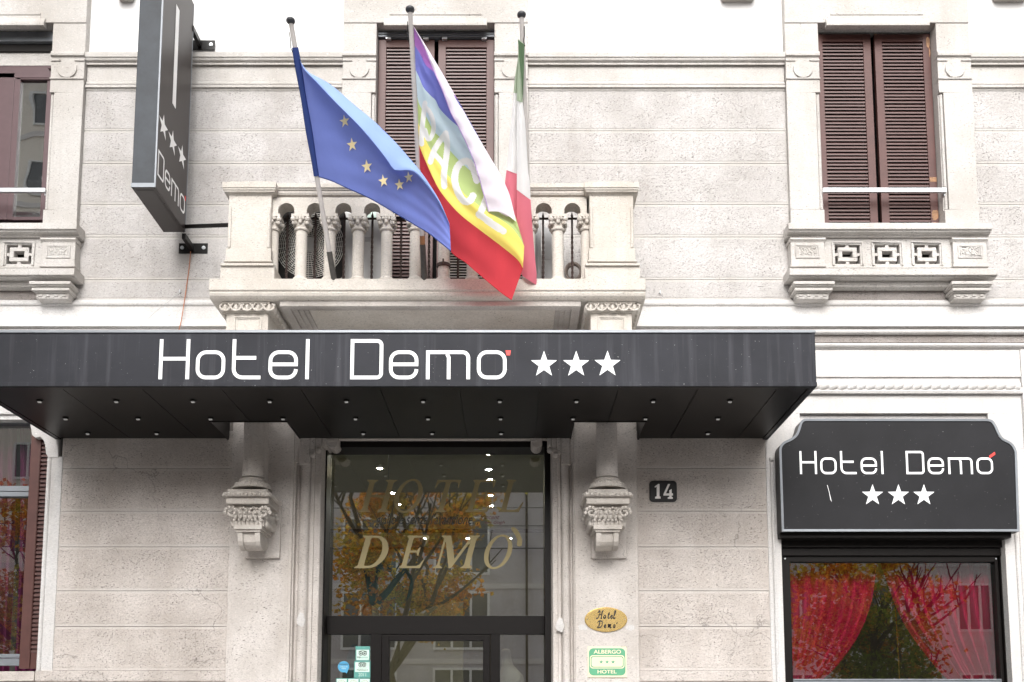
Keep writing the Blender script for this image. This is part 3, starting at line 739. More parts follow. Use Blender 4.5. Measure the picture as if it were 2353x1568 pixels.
# pedestals
YB = -.80
for k, (p0, p1, s) in enumerate(((524, 622, -1), (1355, 1456, 1))):
    mb = MB(); yf = -.92; yb_ = -.62
    x0, x1, _, _ = Rc(p0, p1, 520, 530, yf)
    zs0, zs1 = Z(600, yf), Z(447, yf)
    mb.box(x0, x1, yf, yb_, zs0, zs1)
    mb.box(x0 - .012, x1 + .012, yf - .012, yb_, zs0, Z(572, yf))
    # corner grooves
    for xx in (x0 + .042, x1 - .042):
        mb.box(xx - .004, xx + .004, yf - .0, yf + .02, Z(572, yf), Z(476, yf), 1)
    for xx, q in ((x0 + .018, 1), (x1 - .018, -1)): mb.tube([(xx, yf - .001, Z(571, yf)), (xx, yf - .001, Z(478, yf))], .017, 8)
    for (pa_, pb_, o_) in ((418, 431, .055), (432.5, 436, .05), (437.5, 441, .04), (441.5, 444.5, .022), (444.8, 447.5, .012)):
        mb.box(x0 - o_, x1 + o_, yf - o_, yb_ + .03, Z(pb_, yf - o_), Z(pa_, yf - o_))
    mb.box(x0 - .0, x1 - .03, yf + .04, yb_, Z(418, yf) - .002, Z(412, yf))
    mb.box(x0 - .025, x1 + .025, yf - .025, yb_, Z(604, yf), Z(600.5, yf)); mb.box(x0 - .05, x1 + .05, yf - .05, yb_, Z(610, yf - .05), Z(604.5, yf - .05))
    mb.box(x0 - .055, x1 + .055, yf - .055 + .03, yb_, zfloor - .002, Z(610.5, yf - .04))
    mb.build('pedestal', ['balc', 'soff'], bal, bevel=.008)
# side walls of the balcony (returns)
for xx in (X(560, 600, -.7), X(1420, 600, -.7)):
    mb = MB(); mb.box(xx - .12, xx + .12, -.60, .0, zfloor, Z(440, -.7)); mb.build('side_wall', 'balc', bal, bevel=.006)
# handrail + arcade
xr0, xr1 = X(619, 440, -.9), X(1350, 440, -.9)
mb = MB()
prf = [(-.66, Z(421, -.90)), (-.90, Z(421, -.90)), (-.905, Z(431, -.905)), (-.89, Z(433, -.89)), (-.89, Z(436.5, -.89)), (-.875, Z(438, -.875)), (-.878, Z(443, -.878)), (-.865, Z(449, -.865)), (-.845, Z(451, -.845)), (-.845, Z(455, -.845)), (-.66, Z(455, -.845))]
mb.extx(prf, xr0, xr1)
mb.build('handrail', 'balc', bal, bevel=.004)
bx = [X(627 + 65.5 * i, 560, YB) for i in range(12)]
pitch = bx[1] - bx[0]
yf_a, yb_a = -.87, -.70
zar, zsp = Z(466.5, yf_a), Z(493, yf_a); ztop = Z(455, yf_a) + .002
mb = MB(); ra = pitch * .285
for i in range(-1, 12):
    # spandrel between mid-gap i-1 and i around the baluster i  (arch springs each side)
    cgap = bx[0] + pitch * (i + .5)
    if i < 0 or i > 10: continue
    xl_, xr_ = cgap - pitch / 2, cgap + pitch / 2
    pts = [(xl_, ztop), (xl_, zsp), (cgap - ra, zsp)] + [(cgap - ra * math.cos(PI * k / 14), zar - ra + ra * math.sin(PI * k / 14)) for k in range(15)] + [(cgap + ra, zsp), (xr_, zsp), (xr_, ztop)]
    mb.prism(pts, yf_a, yb_a)
mb.build('arcade', 'balc', bal)
def baluster(x):
    mb = MB()
    zt_ = zsp - .001; zc0 = Z(528, YB)
    mb.box(x - .088, x + .088, YB - .088, YB + .088, zt_ - .028, zt_)
    mb.lathe(x, YB, [(.058, zc0), (.06, zc0 + .02), (.066, zc0 + .06), (.085, zt_ - .03)], 20)
    for q in range(8):
        an = PI / 4 * q; mb.ball((x + .072 * math.cos(an), YB + .072 * math.sin(an), zc0 + .055), .022, 4, sq=(1, 1, 1.5))
    for sx in (-1, 1):
        for sy in (-1, 1):
            mb.ball((x + sx * .072, YB + sy * .072, zt_ - .05), .028, 5); mb.ball((x + sx * .07, YB + sy * .07, zt_ - .09), .018, 4)
    for sx in (-1, 0, 1): mb.ball((x + sx * .03, YB - .08, zt_ - .045), .018, 4)
    z1 = zc0; zb = zfloor
    h = z1 - zb
    mb.lathe(x, YB, [(.085, zb), (.085, zb + .02), (.077, zb + .022), (.082, zb + .04), (.076, zb + .06), (.06, zb + .075), (.058, zb + .09), (.058, z1 - .05), (.056, z1 - .035), (.07, z1 - .03), (.076, z1 - .018), (.07, z1 - .006), (.058, z1)], 24)
    mb.box(x - .095, x + .095, YB - .095, YB + .095, zb - .004, zb + .008)
    return mb
b0 = None
for i, x in enumerate(bx):
    if b0 is None: b0 = baluster(x).build('baluster', 'balc', bal, smooth=True)
    else:
        o = b0.copy(); COL.objects.link(o); o.parent = bal; o.location = (x - bx[0], 0, 0)
YI = -.60
for i in range(11):
    x = bx[0] + pitch * (i + .5) - .005 * (i % 2)
    x = x * (10 + YI) / (10 + YB) 
    mb = MB(); zt_ = Z(488, YI)
    n = 40; v = []
    z0 = zfloor - .01
    pts = []
    for k in range(n + 1):
        t = k / n; z = z0 + (zt_ - z0) * t
        tw = (0 if t < .12 else (t - .12) * 26 if t < .72 else .6 * 26)
        w_ = .0115 if t < .94 else .0115 * max(.12, (1 - t) / .06) * 1.5
        for q in range(4): an = tw + PI / 4 + PI / 2 * q; v.append((x + w_ * 1.2 * math.cos(an), YI + w_ * 1.2 * math.sin(an), z))
    mb.add(v, [(k * 4 + q, k * 4 + (q + 1) % 4, k * 4 + 4 + (q + 1) % 4, k * 4 + 4 + q) for k in range(n) for q in range(4)])
    mb.build('iron_bar', 'iron', bal)
mb = MB(); mb.box(bx[0] - .1, bx[-1] + .05, YI - .006, YI + .006, Z(505, YI), Z(501, YI)); mb.build('iron_rail', 'iron', bal)
mb = MB()
xk = bx[6]; zk = Z(612, YB); mb.lathe(xk, YB, [(.064, zk - .018), (.07, zk - .017), (.07, zk + .017), (.064, zk + .018)], 24); mb.box(xk - .008, xk + .008, YB - .085, YB - .065, zk - .02, zk + .04)
mb.build('pole_clamp', 'iron', bal, bevel=.002)
#MARK_DOOR
# ------------------------------------------------------------------ entrance: stone jambs, glazed door
YG = .37                                                   # glass plane
xdl, xdr = X(755, 1250, .1), X(1252, 1250, .1)
zd1 = Z(1003, 0)
for s, pl in ((-1, 671), (1, 1321)):
    mb = MB()
    x0 = X(pl, 1280, -.03); S = (-s)                       # S: direction towards the opening
    P = lambda d, y: (x0 + S * d * w_ / .30, y)
    w_ = (X(742, 1280, .115) - X(671, 1280, -.03)) if s < 0 else (X(1321, 1280, -.03) - X(1266, 1280, .115))
    prof = [P(0, .3), P(0, -.03), P(.02, -.03), P(.03, .02), P(.052, .03), P(.062, .012)]
    prof += [P(.115 - .052 * math.cos(PI * k / 8), .004 - .048 * math.sin(PI * k / 8)) for k in range(9)]
    prof += [P(.175, .016), P(.18, .0), P(.215, .0), P(.22, .018), P(.278, .02), P(.285, .03), P(.30, .115), P(.30, .3)]
    mb.extz(prof, Z(1750, 0), Z(990, 0))
    mb.build('door_jamb', 'pilas', hotel)
    mb = MB()                                              # stepped carving at the jamb head
    zt_ = Z(985, 0)
    def pz(d0, d1, py0, py1, yf):
        a, b = sorted((x0 + S * d0 * w_ / .30, x0 + S * d1 * w_ / .30)); mb.box(a, b, yf, .28, Z(py1, yf), Z(py0, yf))
    pz(-.002, .05, 985, 1064, -.034); pz(.05, .17, 985, 1068, -.052)
    pz(.17, .225, 985, 1042, -.06); pz(.225, .29, 985, 1030, -.045); pz(.29, .345, 985, 1024, -.03)
    xx = x0 + S * .40
    mb.tube([(xx, -.02, Z(1019, 0)), (xx, .2, Z(1019, 0))], .062, 14)
    a, b = sorted((x0 + S * .34, x0 + S * .46)); mb.box(a, b, -.025, .28, Z(1018, 0), zt_)
    for q, (d, py) in enumerate(((.20, 1046), (.26, 1036))): mb.ball((x0 + S * d, -.06, Z(py, -.05)), .035, 6, sq=(1, .6, 1))
    mb.build('jamb_head', 'pilas', hotel, bevel=.01)
    mb = MB(); q = U(691, 1425, -.05) if s < 0 else U(1287, 1437, -.05)
    random.seed(2); mb.add([(q.x, -.052, q.z)] + [(q.x + .042 * random.uniform(.8, 1.1) * math.cos(2 * PI * k / 14), -.046, q.z + .085 * random.uniform(.75, 1.15) * math.sin(2 * PI * k / 14)) for k in range(14)], [(0, 1 + k, 1 + (k + 1) % 14) for k in range(14)])
    mb.build('filler_patch', 'white', hotel, recalc=False)
mb = MB(); mb.box(xdl - .4, xdr + .4, .01, .10, Z(1008, 0), Z(906, 0) - .001); mb.build('door_lintel', 'lowsm', hotel)
door = sub('entrance_door', hotel)
gx = lambda p, py: X(p, py, YG)
ztr0, ztr1 = Z(1416.5, YG), Z(1458.5, YG)                  # transom bar
zgt = Z(1026.5, YG); zbot = .0
xl, xr = gx(757, 1250), gx(1250, 1250)
fl = X(738, 1300, .15)
mb = MB(); yf0, yf1 = YG - .05, YG + .05
mb.box(fl - .05, xl, .15, yf1, zbot, Z(1000, .1)); mb.box(xr, X(1275, 1300, .13), .15, yf1, zbot, Z(1000, .1))
mb.box(xl, xr, .115, yf1, Z(1028, .115), Z(1000, .1) + .3)
mb.box(xl, xr, yf0, yf1, ztr1, ztr0)
xm0, xm1, xm2, xm3 = gx(853, 1510), gx(878, 1510), gx(1127, 1510), gx(1149, 1510)
mb.box(xm0, xm1, yf0 + .004, yf1, zbot, ztr1); mb.box(xm2, xm3, yf0 + .004, yf1, zbot, ztr1)
mb.build('frame', 'blk2', door, bevel=.003)
mb = MB(); za, zb_ = ztr1 - .006, zbot + .01
xa, xb = xm1 + .004, xm2 - .004; sw = gx(895, 1510) - gx(879, 1510); rh = Z(1459, YG) - Z(1472.5, YG)
mb.box(xa, xa + sw, yf0 - .012, yf1 - .02, zb_, za); mb.box(xb - sw, xb, yf0 - .012, yf1 - .02, zb_, za); mb.box(xa + sw, xb - sw, yf0 - .010, yf1 - .02, za - rh, za); mb.box(xa + sw, xb - sw, yf0 - .010, yf1 - .02, zb_, zb_ + .15)
mb.build('door_leaf', 'blk2', door, bevel=.003)
for nm, a, b, c, d in (('transom_pane', xl, xr, ztr0, zgt), ('side_pane', xl, xm0, zbot, ztr1), ('side_pane', xm3, xr, zbot, ztr1), ('door_pane', xa + sw, xb - sw, zb_ + .15, za - rh)):
    mb = MB(); mb.box(a, b, YG, YG + .006, c, d); mb.build(nm, 'glass', door)
# gold lettering on the transom glass
mb = MB()
def serif_word(word, boxes, py0, py1):
    """letters as flat films; boxes: (px left at base, width) in picture columns at the glass plane"""
    z0, z1 = Z(py1, YG), Z(py0, YG); H = z1 - z0
    for i, (ch, (pl, pw)) in enumerate(zip(word, boxes)):
        xo = X(pl, (py0 + py1) / 2, YG); Wd = X(pl + pw, (py0 + py1) / 2, YG) - xo
        sl = .26 * H; lift = [.003]
        fn = lambda u, v, l=0: Vector((xo + u * Wd + v * sl, YG - lift[0], z0 + v * H))
        def poly(pts): flatpoly(mb, pts, fn); lift[0] += .0004
        def stem(u, t=.2, sw_=.10, v0=0., v1=1.):
            e = .045
            poly([(u - sw_, v0), (u + t + sw_, v0), (u + t + sw_, v0 + e * .6), (u + t + .02, v0 + e * 1.6), (u + t, v0 + e * 2.6), (u + t, v1 - e * 2.6), (u + t + .02, v1 - e * 1.6), (u + t + sw_, v1 - e * .6), (u + t + sw_, v1), (u - sw_, v1), (u - sw_, v1 - e * .6), (u - .02, v1 - e * 1.6), (u, v1 - e * 2.6), (u, v0 + e * 2.6), (u - .02, v0 + e * 1.6), (u - sw_, v0 + e * .6)])
        def ring(a0, a1, cu, cv, ru, rv, iu, iv, sh=0.):
            n = 40; A = [R(a0 + (a1 - a0) * k / n) for k in range(n + 1)]
            v = [fn(cu + ru * math.cos(t), cv + rv * math.sin(t)) for t in A] + [fn(cu + sh + iu * math.cos(t), cv + iv * math.sin(t)) for t in A]
            mb.add(v, [(k, k + 1, k + n + 2, k + n + 1) for k in range(n)]); lift[0] += .0004
        if ch == 'H': stem(.12, .17); stem(.72, .17); poly([(.27, .46), (.74, .46), (.74, .53), (.27, .53)])
        elif ch == 'O': ring(0, 360, .5, .5, .50, .53, .33, .47)
        elif ch == 'T': stem(.40, .20, .12, 0, .99); poly([(.02, 1), (1.0, 1), (.98, .74), (.95, .74), (.90, .90), (.80, .93), (.22, .93), (.12, .90), (.04, .74), (.01, .74)])
        elif ch == 'E':
            stem(.14, .20); poly([(.3, 1), (.98, 1), (.96, .76), (.92, .76), (.86, .91), (.76, .935), (.3, .935)]); poly([(.3, 0), (.95, 0), (1.04, .27), (1.0, .27), (.88, .10), (.76, .065), (.3, .065)])
            poly([(.3, .475), (.62, .475), (.70, .38), (.74, .38), (.74, .64), (.70, .64), (.62, .535), (.3, .535)])
        elif ch == 'L': stem(.16, .22); poly([(.3, 0), (.96, 0), (1.06, .30), (1.01, .30), (.88, .11), (.74, .07), (.3, .07)])
        elif ch == 'D': stem(.10, .19); ring(-90, 90, .42, .5, .52, .5, .32, .43); poly([(.26, 0), (.43, 0), (.43, .07), (.26, .07)]); poly([(.26, .93), (.43, .93), (.43, 1), (.26, 1)])
        elif ch == 'M':
            stem(.10, .055, .09); stem(.80, .15, .07); poly([(.10, 1), (.26, 1), (.53, .22), (.47, 0), (.42, 0)]); poly([(.42, 0), (.48, 0), (.86, .93), (.86, 1), (.80, 1), (.50, .26)])
        elif ch == "'": poly([(.0, 1.0)] + [(.5 + .0 * k, 1) for k in range(1)] + [(.95, .62), (1., .3), (.9, .02), (.65, -.02), (.55, .05), (.62, .3), (.45, .65), (.0, .9)])
serif_word('HOTEL', ((822, 72), (898, 62), (984, 56), (1066, 56), (1142, 52)), 1103, 1177)
serif_word('DEMO', ((814, 72), (914, 54), (994, 88), (1104, 62)), 1231, 1306)
z0, z1 = Z(1256, YG), Z(1212, YG)
fnq = lambda u, v, l=0: U(u, v, YG) - Vector((0, .003, 0))
flatpoly(mb, [(1174, 1213), (1180, 1211), (1188, 1216), (1195, 1228), (1200, 1243), (1199, 1254), (1192, 1257), (1187, 1252), (1189, 1242), (1184, 1230), (1177, 1220)], fnq)
mb.build('gold_lettering', 'film_gold', door, recalc=False, weld=False)

# ------------------------------------------------------------------ shop window (right) and the window at the left edge
win = sub('shop_window', hotel)
YS = .17
mb = MB()
zf_t = Z(1224, .02)
mb.pbox(1793, 2324, 1222, 1236, -.10, .1); 
mb.box(xs1 - .02, xs2 + .02, .06, .2, Z(1258, .06), Z(1238, .06) + .03); mb.box(xs1 - .01, xs2 + .01, .09, .2, Z(1277, .09), Z(1260, .09))
x0, x1, z0, z1 = Rc(1799, 2306, 1277, 1700, .12)
gx0, gx1, gz0, gz1 = Rc(1815, 2288, 1293, 1561, YS)
mb.box(x0, gx0, .12, .22, z0, z1); mb.box(gx1, gx1 + (x1 - gx1) * .42, .12, .22, z0, z1); mb.box(gx0, gx1, .12, .22, gz1, z1)
mb.box(gx1 + (x1 - gx1) * .42 + .004, x1, .135, .22, z0, z1 + .03); mb.box(x1 + .004, xs2 + .03, .10, .22, z0, z1 + .06)
mb.box(xs1 - .03, x0 - .004, .10, .22, z0, z1 + .05)
mb.build('frame', 'blk2', win, bevel=.004)
mb = MB(); mb.box(gx0, gx1, .11, .22, gz0 - .05, gz0); mb.box(gx0 + .01, gx1 - .01, .10, .112, gz0 - .012, gz0 - .004); mb.build('bottom_rail', 'zinc', win, bevel=.003)
mb = MB()
for px in (1801, 2286): q = U(px + 3, 1284, .115); mb.cyly(q.x, q.z, .009, q.y, .13, 12)
mb.build('bolt', 'alu', win)
mb = MB(); mb.box(gx0 - .005, gx1 + .005, YS, YS + .006, gz0, gz1); mb.build('pane', 'glass2', win)

lw = sub('left_window', hotel); lw.name = 'ground_floor_window'
mb = MB()
mb.prism([(X(a, b, -.02), Z(b, -.02)) for a, b in ((69, 975), (73, 1000), (82, 1007), (92, 1004), (99, 1011), (103, 1022), (105, 1042), (110, 1051), (118, 1052), (134, 1052), (134, 960), (69, 960))], -.02, .3)
xj0, xj1 = X(99, 1300, 0), X(131, 1300, 0)
mb.box(X(107, 1300, 0), xj1 + .01, -.012, .3, Z(1750, 0), Z(1050, 0)); mb.tube([(X(101.5, 1300, 0), .005, Z(1545, 0)), (X(101.5, 1300, 0), .005, Z(1052, 0))], .026, 12)
mb.box(xj0, X(108, 1300, 0), .02, .3, Z(1545, 0), Z(1050, 0))
mb.box(XL, X(131, 960, 0), .0, .3, Z(965, 0), Z(906, 0)); mb.box(XL, X(131, 960, 0), -.03, .02, Z(952, -.03), Z(936, -.03))
mb.build('stone_surround', 'white', lw, bevel=.008)
mb = MB(); mb.box(XL, X(80, 1550, -.035) - .003, -.045, .3, Z(1566, -.045), Z(1543, -.045)); mb.build('stone_sill', 'lower', lw, bevel=.005)
mb = MB()
YW = .16
mb.pbox(-200, 72, 966, 972, .1, .3); mb.build('head_rail', 'zinc', lw); mb = MB(); mb.pbox(-200, 66, 1117, 1129, YW - .03, .22); mb.pbox(-200, 66, 1130.5, 1141, YW - .045, .22); mb.build('transom', 'zinc', lw, bevel=.003); mb = MB(); mb.pbox(-200, 52, 1503, 1512, YW - .03, .22); mb.pbox(-200, 52, 1513.5, 1530, YW - .05, .22)
mb.build('bottom_rail', 'zinc', lw, bevel=.003)
mb = MB(); mb.pbox(-200, 80, 970, 1118, YW, YW + .005); mb.pbox(-200, 80, 1141, 1504, YW, YW + .005); mb.build('pane', 'glass2', lw)
# folded shutter: stile in front, louvres behind towards the jamb
mb = MB(); ysh = .075
xsA, xsB, xsC = X(59, 1280, ysh), X(82.5, 1280, ysh), X(101, 1280, ysh)
zs0, zs1 = Z(1537, ysh), Z(985, ysh)
mb.box(xsA, xsB, ysh - .015, ysh + .03, zs0, zs1); mb.box(xsB - .02, xsB - .006, ysh - .02, ysh + .03, zs0 + .2, zs1)
mb.box(xsB, xsC + .1, ysh, ysh + .03, zs0, Z(1501, ysh))
louvre(mb, xsB, xsC + .1, Z(1501, ysh), zs1, ysh + .01, pitch=.0455, mat=1)
mb.box(xsB, xsC + .1, ysh + .05, ysh + .06, zs0, zs1, 2)
mb.build('shutter', ['brown', 'slat', 'dark'], lw)

# ================================================================== LOBBY AND ROOMS (setting)
M['lceil'] = plain('lobby ceiling paint', (.66, .70, .62), .8, var=.03)
M['lwall'] = plain('lobby wall paint', (.2, .19, .14), .8, var=.06)
M['larch'] = plain('lobby arch plaster', (.46, .45, .32), .8, var=.05)
M['lfloor'] = plain('lobby floor', (.42, .37, .30), .3, var=.2, scale=3)
zc_l = Z(1000, .22)
lx0, lx1 = -4.2, 1.6
mb = MB(); mb.box(lx0, lx1, .4, 7.2, zc_l, zc_l + .08); struct(mb.build('lobby_ceiling', 'lceil'))
mb = MB(); mb.box(lx0 - .08, lx0, .4, 7.2, 0, zc_l); mb.box(lx1, lx1 + .08, .4, 7.2, 0, zc_l); mb.box(lx0, lx1, 7.2, 7.3, 0, zc_l); struct(mb.build('lobby_wall', 'lwall'))
mb = MB(); mb.box(lx0, lx1, .3, 7.2, -.05, .02); struct(mb.build('lobby_floor', 'lfloor'))
mb = MB(); x0, x1, z0, z1 = Rc(880, 1180, 1192, 1222, 5.6); mb.box(lx0, lx1, 5.5, 5.7, z0, Z(1168, 5.6)); struct(mb.build('lobby_beam', 'lwall'))
# arched partition deep in the lobby
mb = MB(); ya = 4.6
pts = [(870, 1640), (900, 1500), (925, 1440), (960, 1410), (1000, 1392), (1040, 1384), (1064, 1382), (1064, 1640)]
mb.prism([(X(a, b, ya), Z(b, ya)) for a, b in pts], ya, ya + .2); o = struct(mb.build('lobby_arch', 'larch'))
M['lamp'] = emit('lit lamp', (1.0, .84, .58), 280.); M['lampc'] = emit('cool lit lamp', (1.0, .96, .86), 280.)
for i, (px, py, cool) in enumerate(((856, 1043, 1), (873, 1077, 0), (902, 1134, 1), (916, 1160, 1), (1122, 1044, 0), (1123, 1080, 1), (1126, 1103, 0), (1128, 1139, 0), (1129, 1163, 0), (879, 1239, 1), (978, 1239, 1), (1075, 1239, 1), (1172, 1239, 1))):
    yy = Yat(py, zc_l - .006) if py < 1200 else 6.3
    zz_ = zc_l if py < 1200 else Z(1237, 6.3)
    xx = X(px, py, yy)
    t = thing('downlight', 'small round lit downlight in the lobby ceiling seen through the glass above the entrance door', 'lamp', (xx, yy, zz_), 'lit downlights in the lobby ceiling')
    mb = MB(); mb.lathe(xx, yy, [(.042, zz_ - .004), (.055, zz_ - .006), (.057, zz_ + .0)], 20); mb.build('rim', 'alu', t)
    mb = MB(); mb.lathe(xx, yy, [(.028, zz_ - .008), (.028, zz_ - .003)], 16); mb.build('bulb', 'lampc' if cool else 'lamp', t)
    if py > 1200: mb = MB(); mb.lathe(xx, yy, [(.006, zz_), (.006, zc_l)], 6); mb.build('stem', 'iron', t)
# small dark script line across the transom glass
M['film'] = plain('dark teal film', (.028, .036, .036), .6)
mb = MB(); fb = plane(YG - .0025)
text(mb, "giallo e senza l'arancione...", 862, 1098, -1213, -1180, lambda x, y, l=0: fb(x, -y), 0, shear=.38, off=-.004)
mb.build('script_lettering', 'film', door, recalc=False)
mb = MB(); text(mb, 'Vincent', 1106, 1148, -1193, -1184, lambda x, y, l=0: fb(x, -y), 0, shear=.38); text(mb, 'van Gogh', 1114, 1160, -1206, -1197, lambda x, y, l=0: fb(x, -y), 0, shear=.38)
M['filmr'] = plain('dull red film', (.16, .05, .05), .6)
mb.build('script_signature', 'filmr', door, recalc=False)
# round teal disc hanging inside, statue in the left side light, pale bust in the right one
q = U(889, 1342, .6); mb = MB(); mb.cyly(q.x, q.z, X(949, 1342, .6) - q.x, .6, .63, 48); mb.tube([(q.x, .615, q.z + .26), (q.x, .615, zc_l)], .003, 5)
M['disc'] = plain('dark teal disc', (.025, .10, .10), .5, var=.1)
tag(mb.build('hanging_disc', 'disc'), 'dark teal round disc hanging inside behind the door transom glass', 'disc')

def skinfig(name, joints, edges, mats, parent, lvl=2):
    me = bpy.data.meshes.new(name); loc = wloc(parent)
    me.from_pydata([tuple(Vector(j[:3]) - loc) for j in joints], edges, []); o = bpy.data.objects.new(name, me); COL.objects.link(o); o.parent = parent
    sk = o.modifiers.new('skin', 'SKIN'); sk.use_smooth_shade = True
    for v, j in zip(me.skin_vertices[0].data, joints): v.radius = (j[3], j[4] if len(j) > 4 else j[3])
    me.skin_vertices[0].data[0].use_root = True
    s = o.modifiers.new('sub', 'SUBSURF'); s.levels = lvl; s.render_levels = lvl
    me.materials.append(M[mats]); return o
M['robe'] = plain('pale robe', (.52, .50, .40), .7, var=.08); M['veil'] = plain('cream veil', (.62, .58, .46), .7); M['tealcl'] = plain('dark teal mantle', (.05, .14, .14), .6); M['skin'] = plain('painted skin', (.45, .28, .17), .6)
ysT = .75; hq = U(846, 1408, ysT); zg = .55
st = thing('robed_statue', 'painted robed statue with a white hood standing behind the left side pane of the door', 'statue', (hq.x, ysT, zg))
hx, hz = hq.x, hq.z
def J(dx, dy, z, r, r2=None): return (hx + dx, ysT + dy, z, r, r2 or r)
skinfig('robe', [J(0, 0, zg + .4, .15, .14), J(0, 0, zg + .05, .20, .18), J(0, 0, hz - .55, .12, .10), J(0, 0, hz - .33, .14, .10), J(0, 0, hz - .16, .06), J(0, 0, hz - .10, .055)], [(0, 1), (0, 2), (2, 3), (3, 4), (4, 5)], 'robe', st)
mb = MB(); mb.ball((hx, ysT - .01, hz - .02), .075, 10, sq=(.85, .9, 1.15)); mb.ball((hx, ysT - .08, hz - .02), .014, 5); 
for s in (-1, 1): mb.ball((hx + s * .025, ysT - .072, hz + .008), .009, 5)
mb.tube([(hx - .02, ysT - .07, hz - .05), (hx + .02, ysT - .07, hz - .05)], .006, 6); mb.build('head', 'skin', st, smooth=True)
mb = MB()
def hood(u, v):
    a = R(-150 + 300 * u) + PI / 2; b = v
    r = .10 + .055 * b; z = hz + .10 - .30 * b + .0
    if b < .35: r = .105 * math.sin(PI / 2 * b / .35) + .002; z = hz + .10 - .06 * (1 - math.cos(PI / 2 * b / .35))
    return Vector((hx + r * math.cos(a) * .95, ysT + .02 + r * math.sin(a), z))
mb.grid(hood, 24, 14); mb.build('hood', 'veil', st, smooth=True)
ax = X(818, 1500, ysT) - hx
skinfig('sleeve', [J(-.12, 0, hz - .36, .065), J(-.17, -.03, hz - .5, .06), J(-.19, -.07, hz - .66, .055), J(ax + .02, -.12, hz - .80, .06)], [(0, 1), (1, 2), (2, 3)], 'tealcl', st)
hb = Vector((hx + ax, ysT - .14, hz - .83))
skinfig('hand', [(hb.x + .012, hb.y, hb.z + .02, .02, .014), (hb.x, hb.y - .01, hb.z - .035, .026, .014), (hb.x - .005, hb.y - .015, hb.z - .065, .024, .012)], [(0, 1), (1, 2)], 'skin', st, 1)
for i, (dx, L) in enumerate(((-.024, .045), (-.008, .058), (.008, .06), (.022, .05))):
    mb = MB(); b = hb + Vector((dx - .005, -.015, -.075)); mb.tube([b, b + Vector((dx * .2, -.006, -L * .55)), b + Vector((dx * .25, .006, -L))], [.0085, .008, .005], 8); mb.build('finger', 'skin', st, smooth=True)
mb = MB(); b = hb + Vector((-.026, -.012, -.03)); mb.tube([b, b + Vector((-.02, -.012, -.022)), b + Vector((-.026, -.018, -.045))], [.0095, .009, .006], 8); mb.build('thumb', 'skin', st, smooth=True)
mb = MB(); mb.lathe(hx, ysT, [(.24, .02), (.24, .2), (.2, .23), (.2, zg - .06), (.25, zg - .03), (.25, zg)], 24); mb.build('plinth', 'lwall', st)
qb = U(1166, 1530, .8)
bt = thing('white_figure', 'white plaster figure with a rounded shoulder behind the right side pane of the door', 'statue', (qb.x, .8, .4))
skinfig('body', [(qb.x, .8, qb.z - .55, .17, .13), (qb.x, .8, .42, .19, .15), (qb.x, .8, qb.z - .25, .15, .12), (qb.x, .8, qb.z - .08, .13, .10), (qb.x, .8, qb.z + .02, .05, .05), (qb.x - .02, .79, qb.z + .12, .07, .08), (qb.x - .02, .79, qb.z + .2, .06, .07), (qb.x + .13, .8, qb.z - .14, .06), (qb.x + .19, .76, qb.z - .36, .055), (qb.x + .22, .62, qb.z - .52, .045)], [(0, 1), (0, 2), (2, 3), (3, 4), (4, 5), (5, 6), (3, 7), (7, 8), (8, 9)], 'veil', bt)
M['walld'] = plain('dark room wall', (.05, .042, .036), .8)
M['roomw'] = plain('tall room panel', (.16, .15, .12), .8)
# shop room behind the curtains
mb = MB(); ra, rb = xs0 - .3, XR - .2
mb.box(ra, rb, 3.0, 3.1, 0, 4.9); mb.box(ra - .1, ra, .4, 3.0, 0, 4.9); mb.box(rb, rb + .1, .4, 3.0, 0, 4.9); mb.box(ra, rb, .4, 3.0, 4.9, 5.0); mb.box(ra, rb, .4, 3.0, -.05, 0.02)
struct(mb.build('shop_room_wall', 'roomw'))
mb = MB(); ra, rb = XL - .5, xa0 + .1
mb.box(ra, rb, 2.4, 2.5, 0, 4.9); mb.box(rb, rb + .1, .36, 2.4, 0, 4.9); mb.box(ra, rb, .36, 2.4, 4.9, 5.0); mb.box(ra - .1, ra, .36, 2.4, 0, 4.9)
struct(mb.build('side_room_wall', 'walld'))
# curtains
def curtain(name, Lpts, Rpts, Y, folds, mat, label, ph=0., amp=.05, group=None):
    L = resample(smoothline([U(a, b, Y) for a, b in Lpts], 8), 60); Rr = resample(smoothline([U(a, b, Y) for a, b in Rpts], 8), 60)
    def fn(u, v):
        k = v * 60; i = min(59, int(k)); t = k - i
        a = L[i].lerp(L[i + 1], t); b = Rr[i].lerp(Rr[i + 1], t)
        uu = u + .012 * math.sin(7 * v + 9 * u)
        p = a.lerp(b, u); w = (b.x - a.x)
        p.y += amp * (math.sin(2 * PI * folds * uu + ph) + .45 * math.sin(2 * PI * folds * 2.3 * uu + 1.3 + v * 1.5)) * min(1., w / .5)
        return p
    mb = MB(); mb.grid(fn, 150, 60)
    o = mb.build(name, mat, smooth=True, recalc=False); tag(o, label, 'curtain', group); return o
YCu = .42
curtain('curtain', [(1800, 1270), (1800, 1400), (1805, 1540), (1806, 1640)], [(2022, 1270), (2014, 1310), (2000, 1390), (1968, 1470), (1915, 1540), (1870, 1580), (1850, 1640)], YCu, 7, 'crim', 'crimson curtain swept to the left inside the shop window', 0)
curtain('curtain', [(2024, 1270), (2034, 1310), (2066, 1400), (2110, 1475), (2165, 1545), (2210, 1585), (2240, 1640)], [(2310, 1270), (2312, 1400), (2314, 1540), (2316, 1640)], YCu, 8, 'crim', 'crimson curtain swept to the right inside the shop window', 1.)
curtain('curtain', [(-40, 950), (-40, 1200), (-40, 1600)], [(36, 950), (33, 1200), (16, 1600)], .5, 3, 'mauve', 'mauve curtain inside the window at the left edge of the facade', .5)
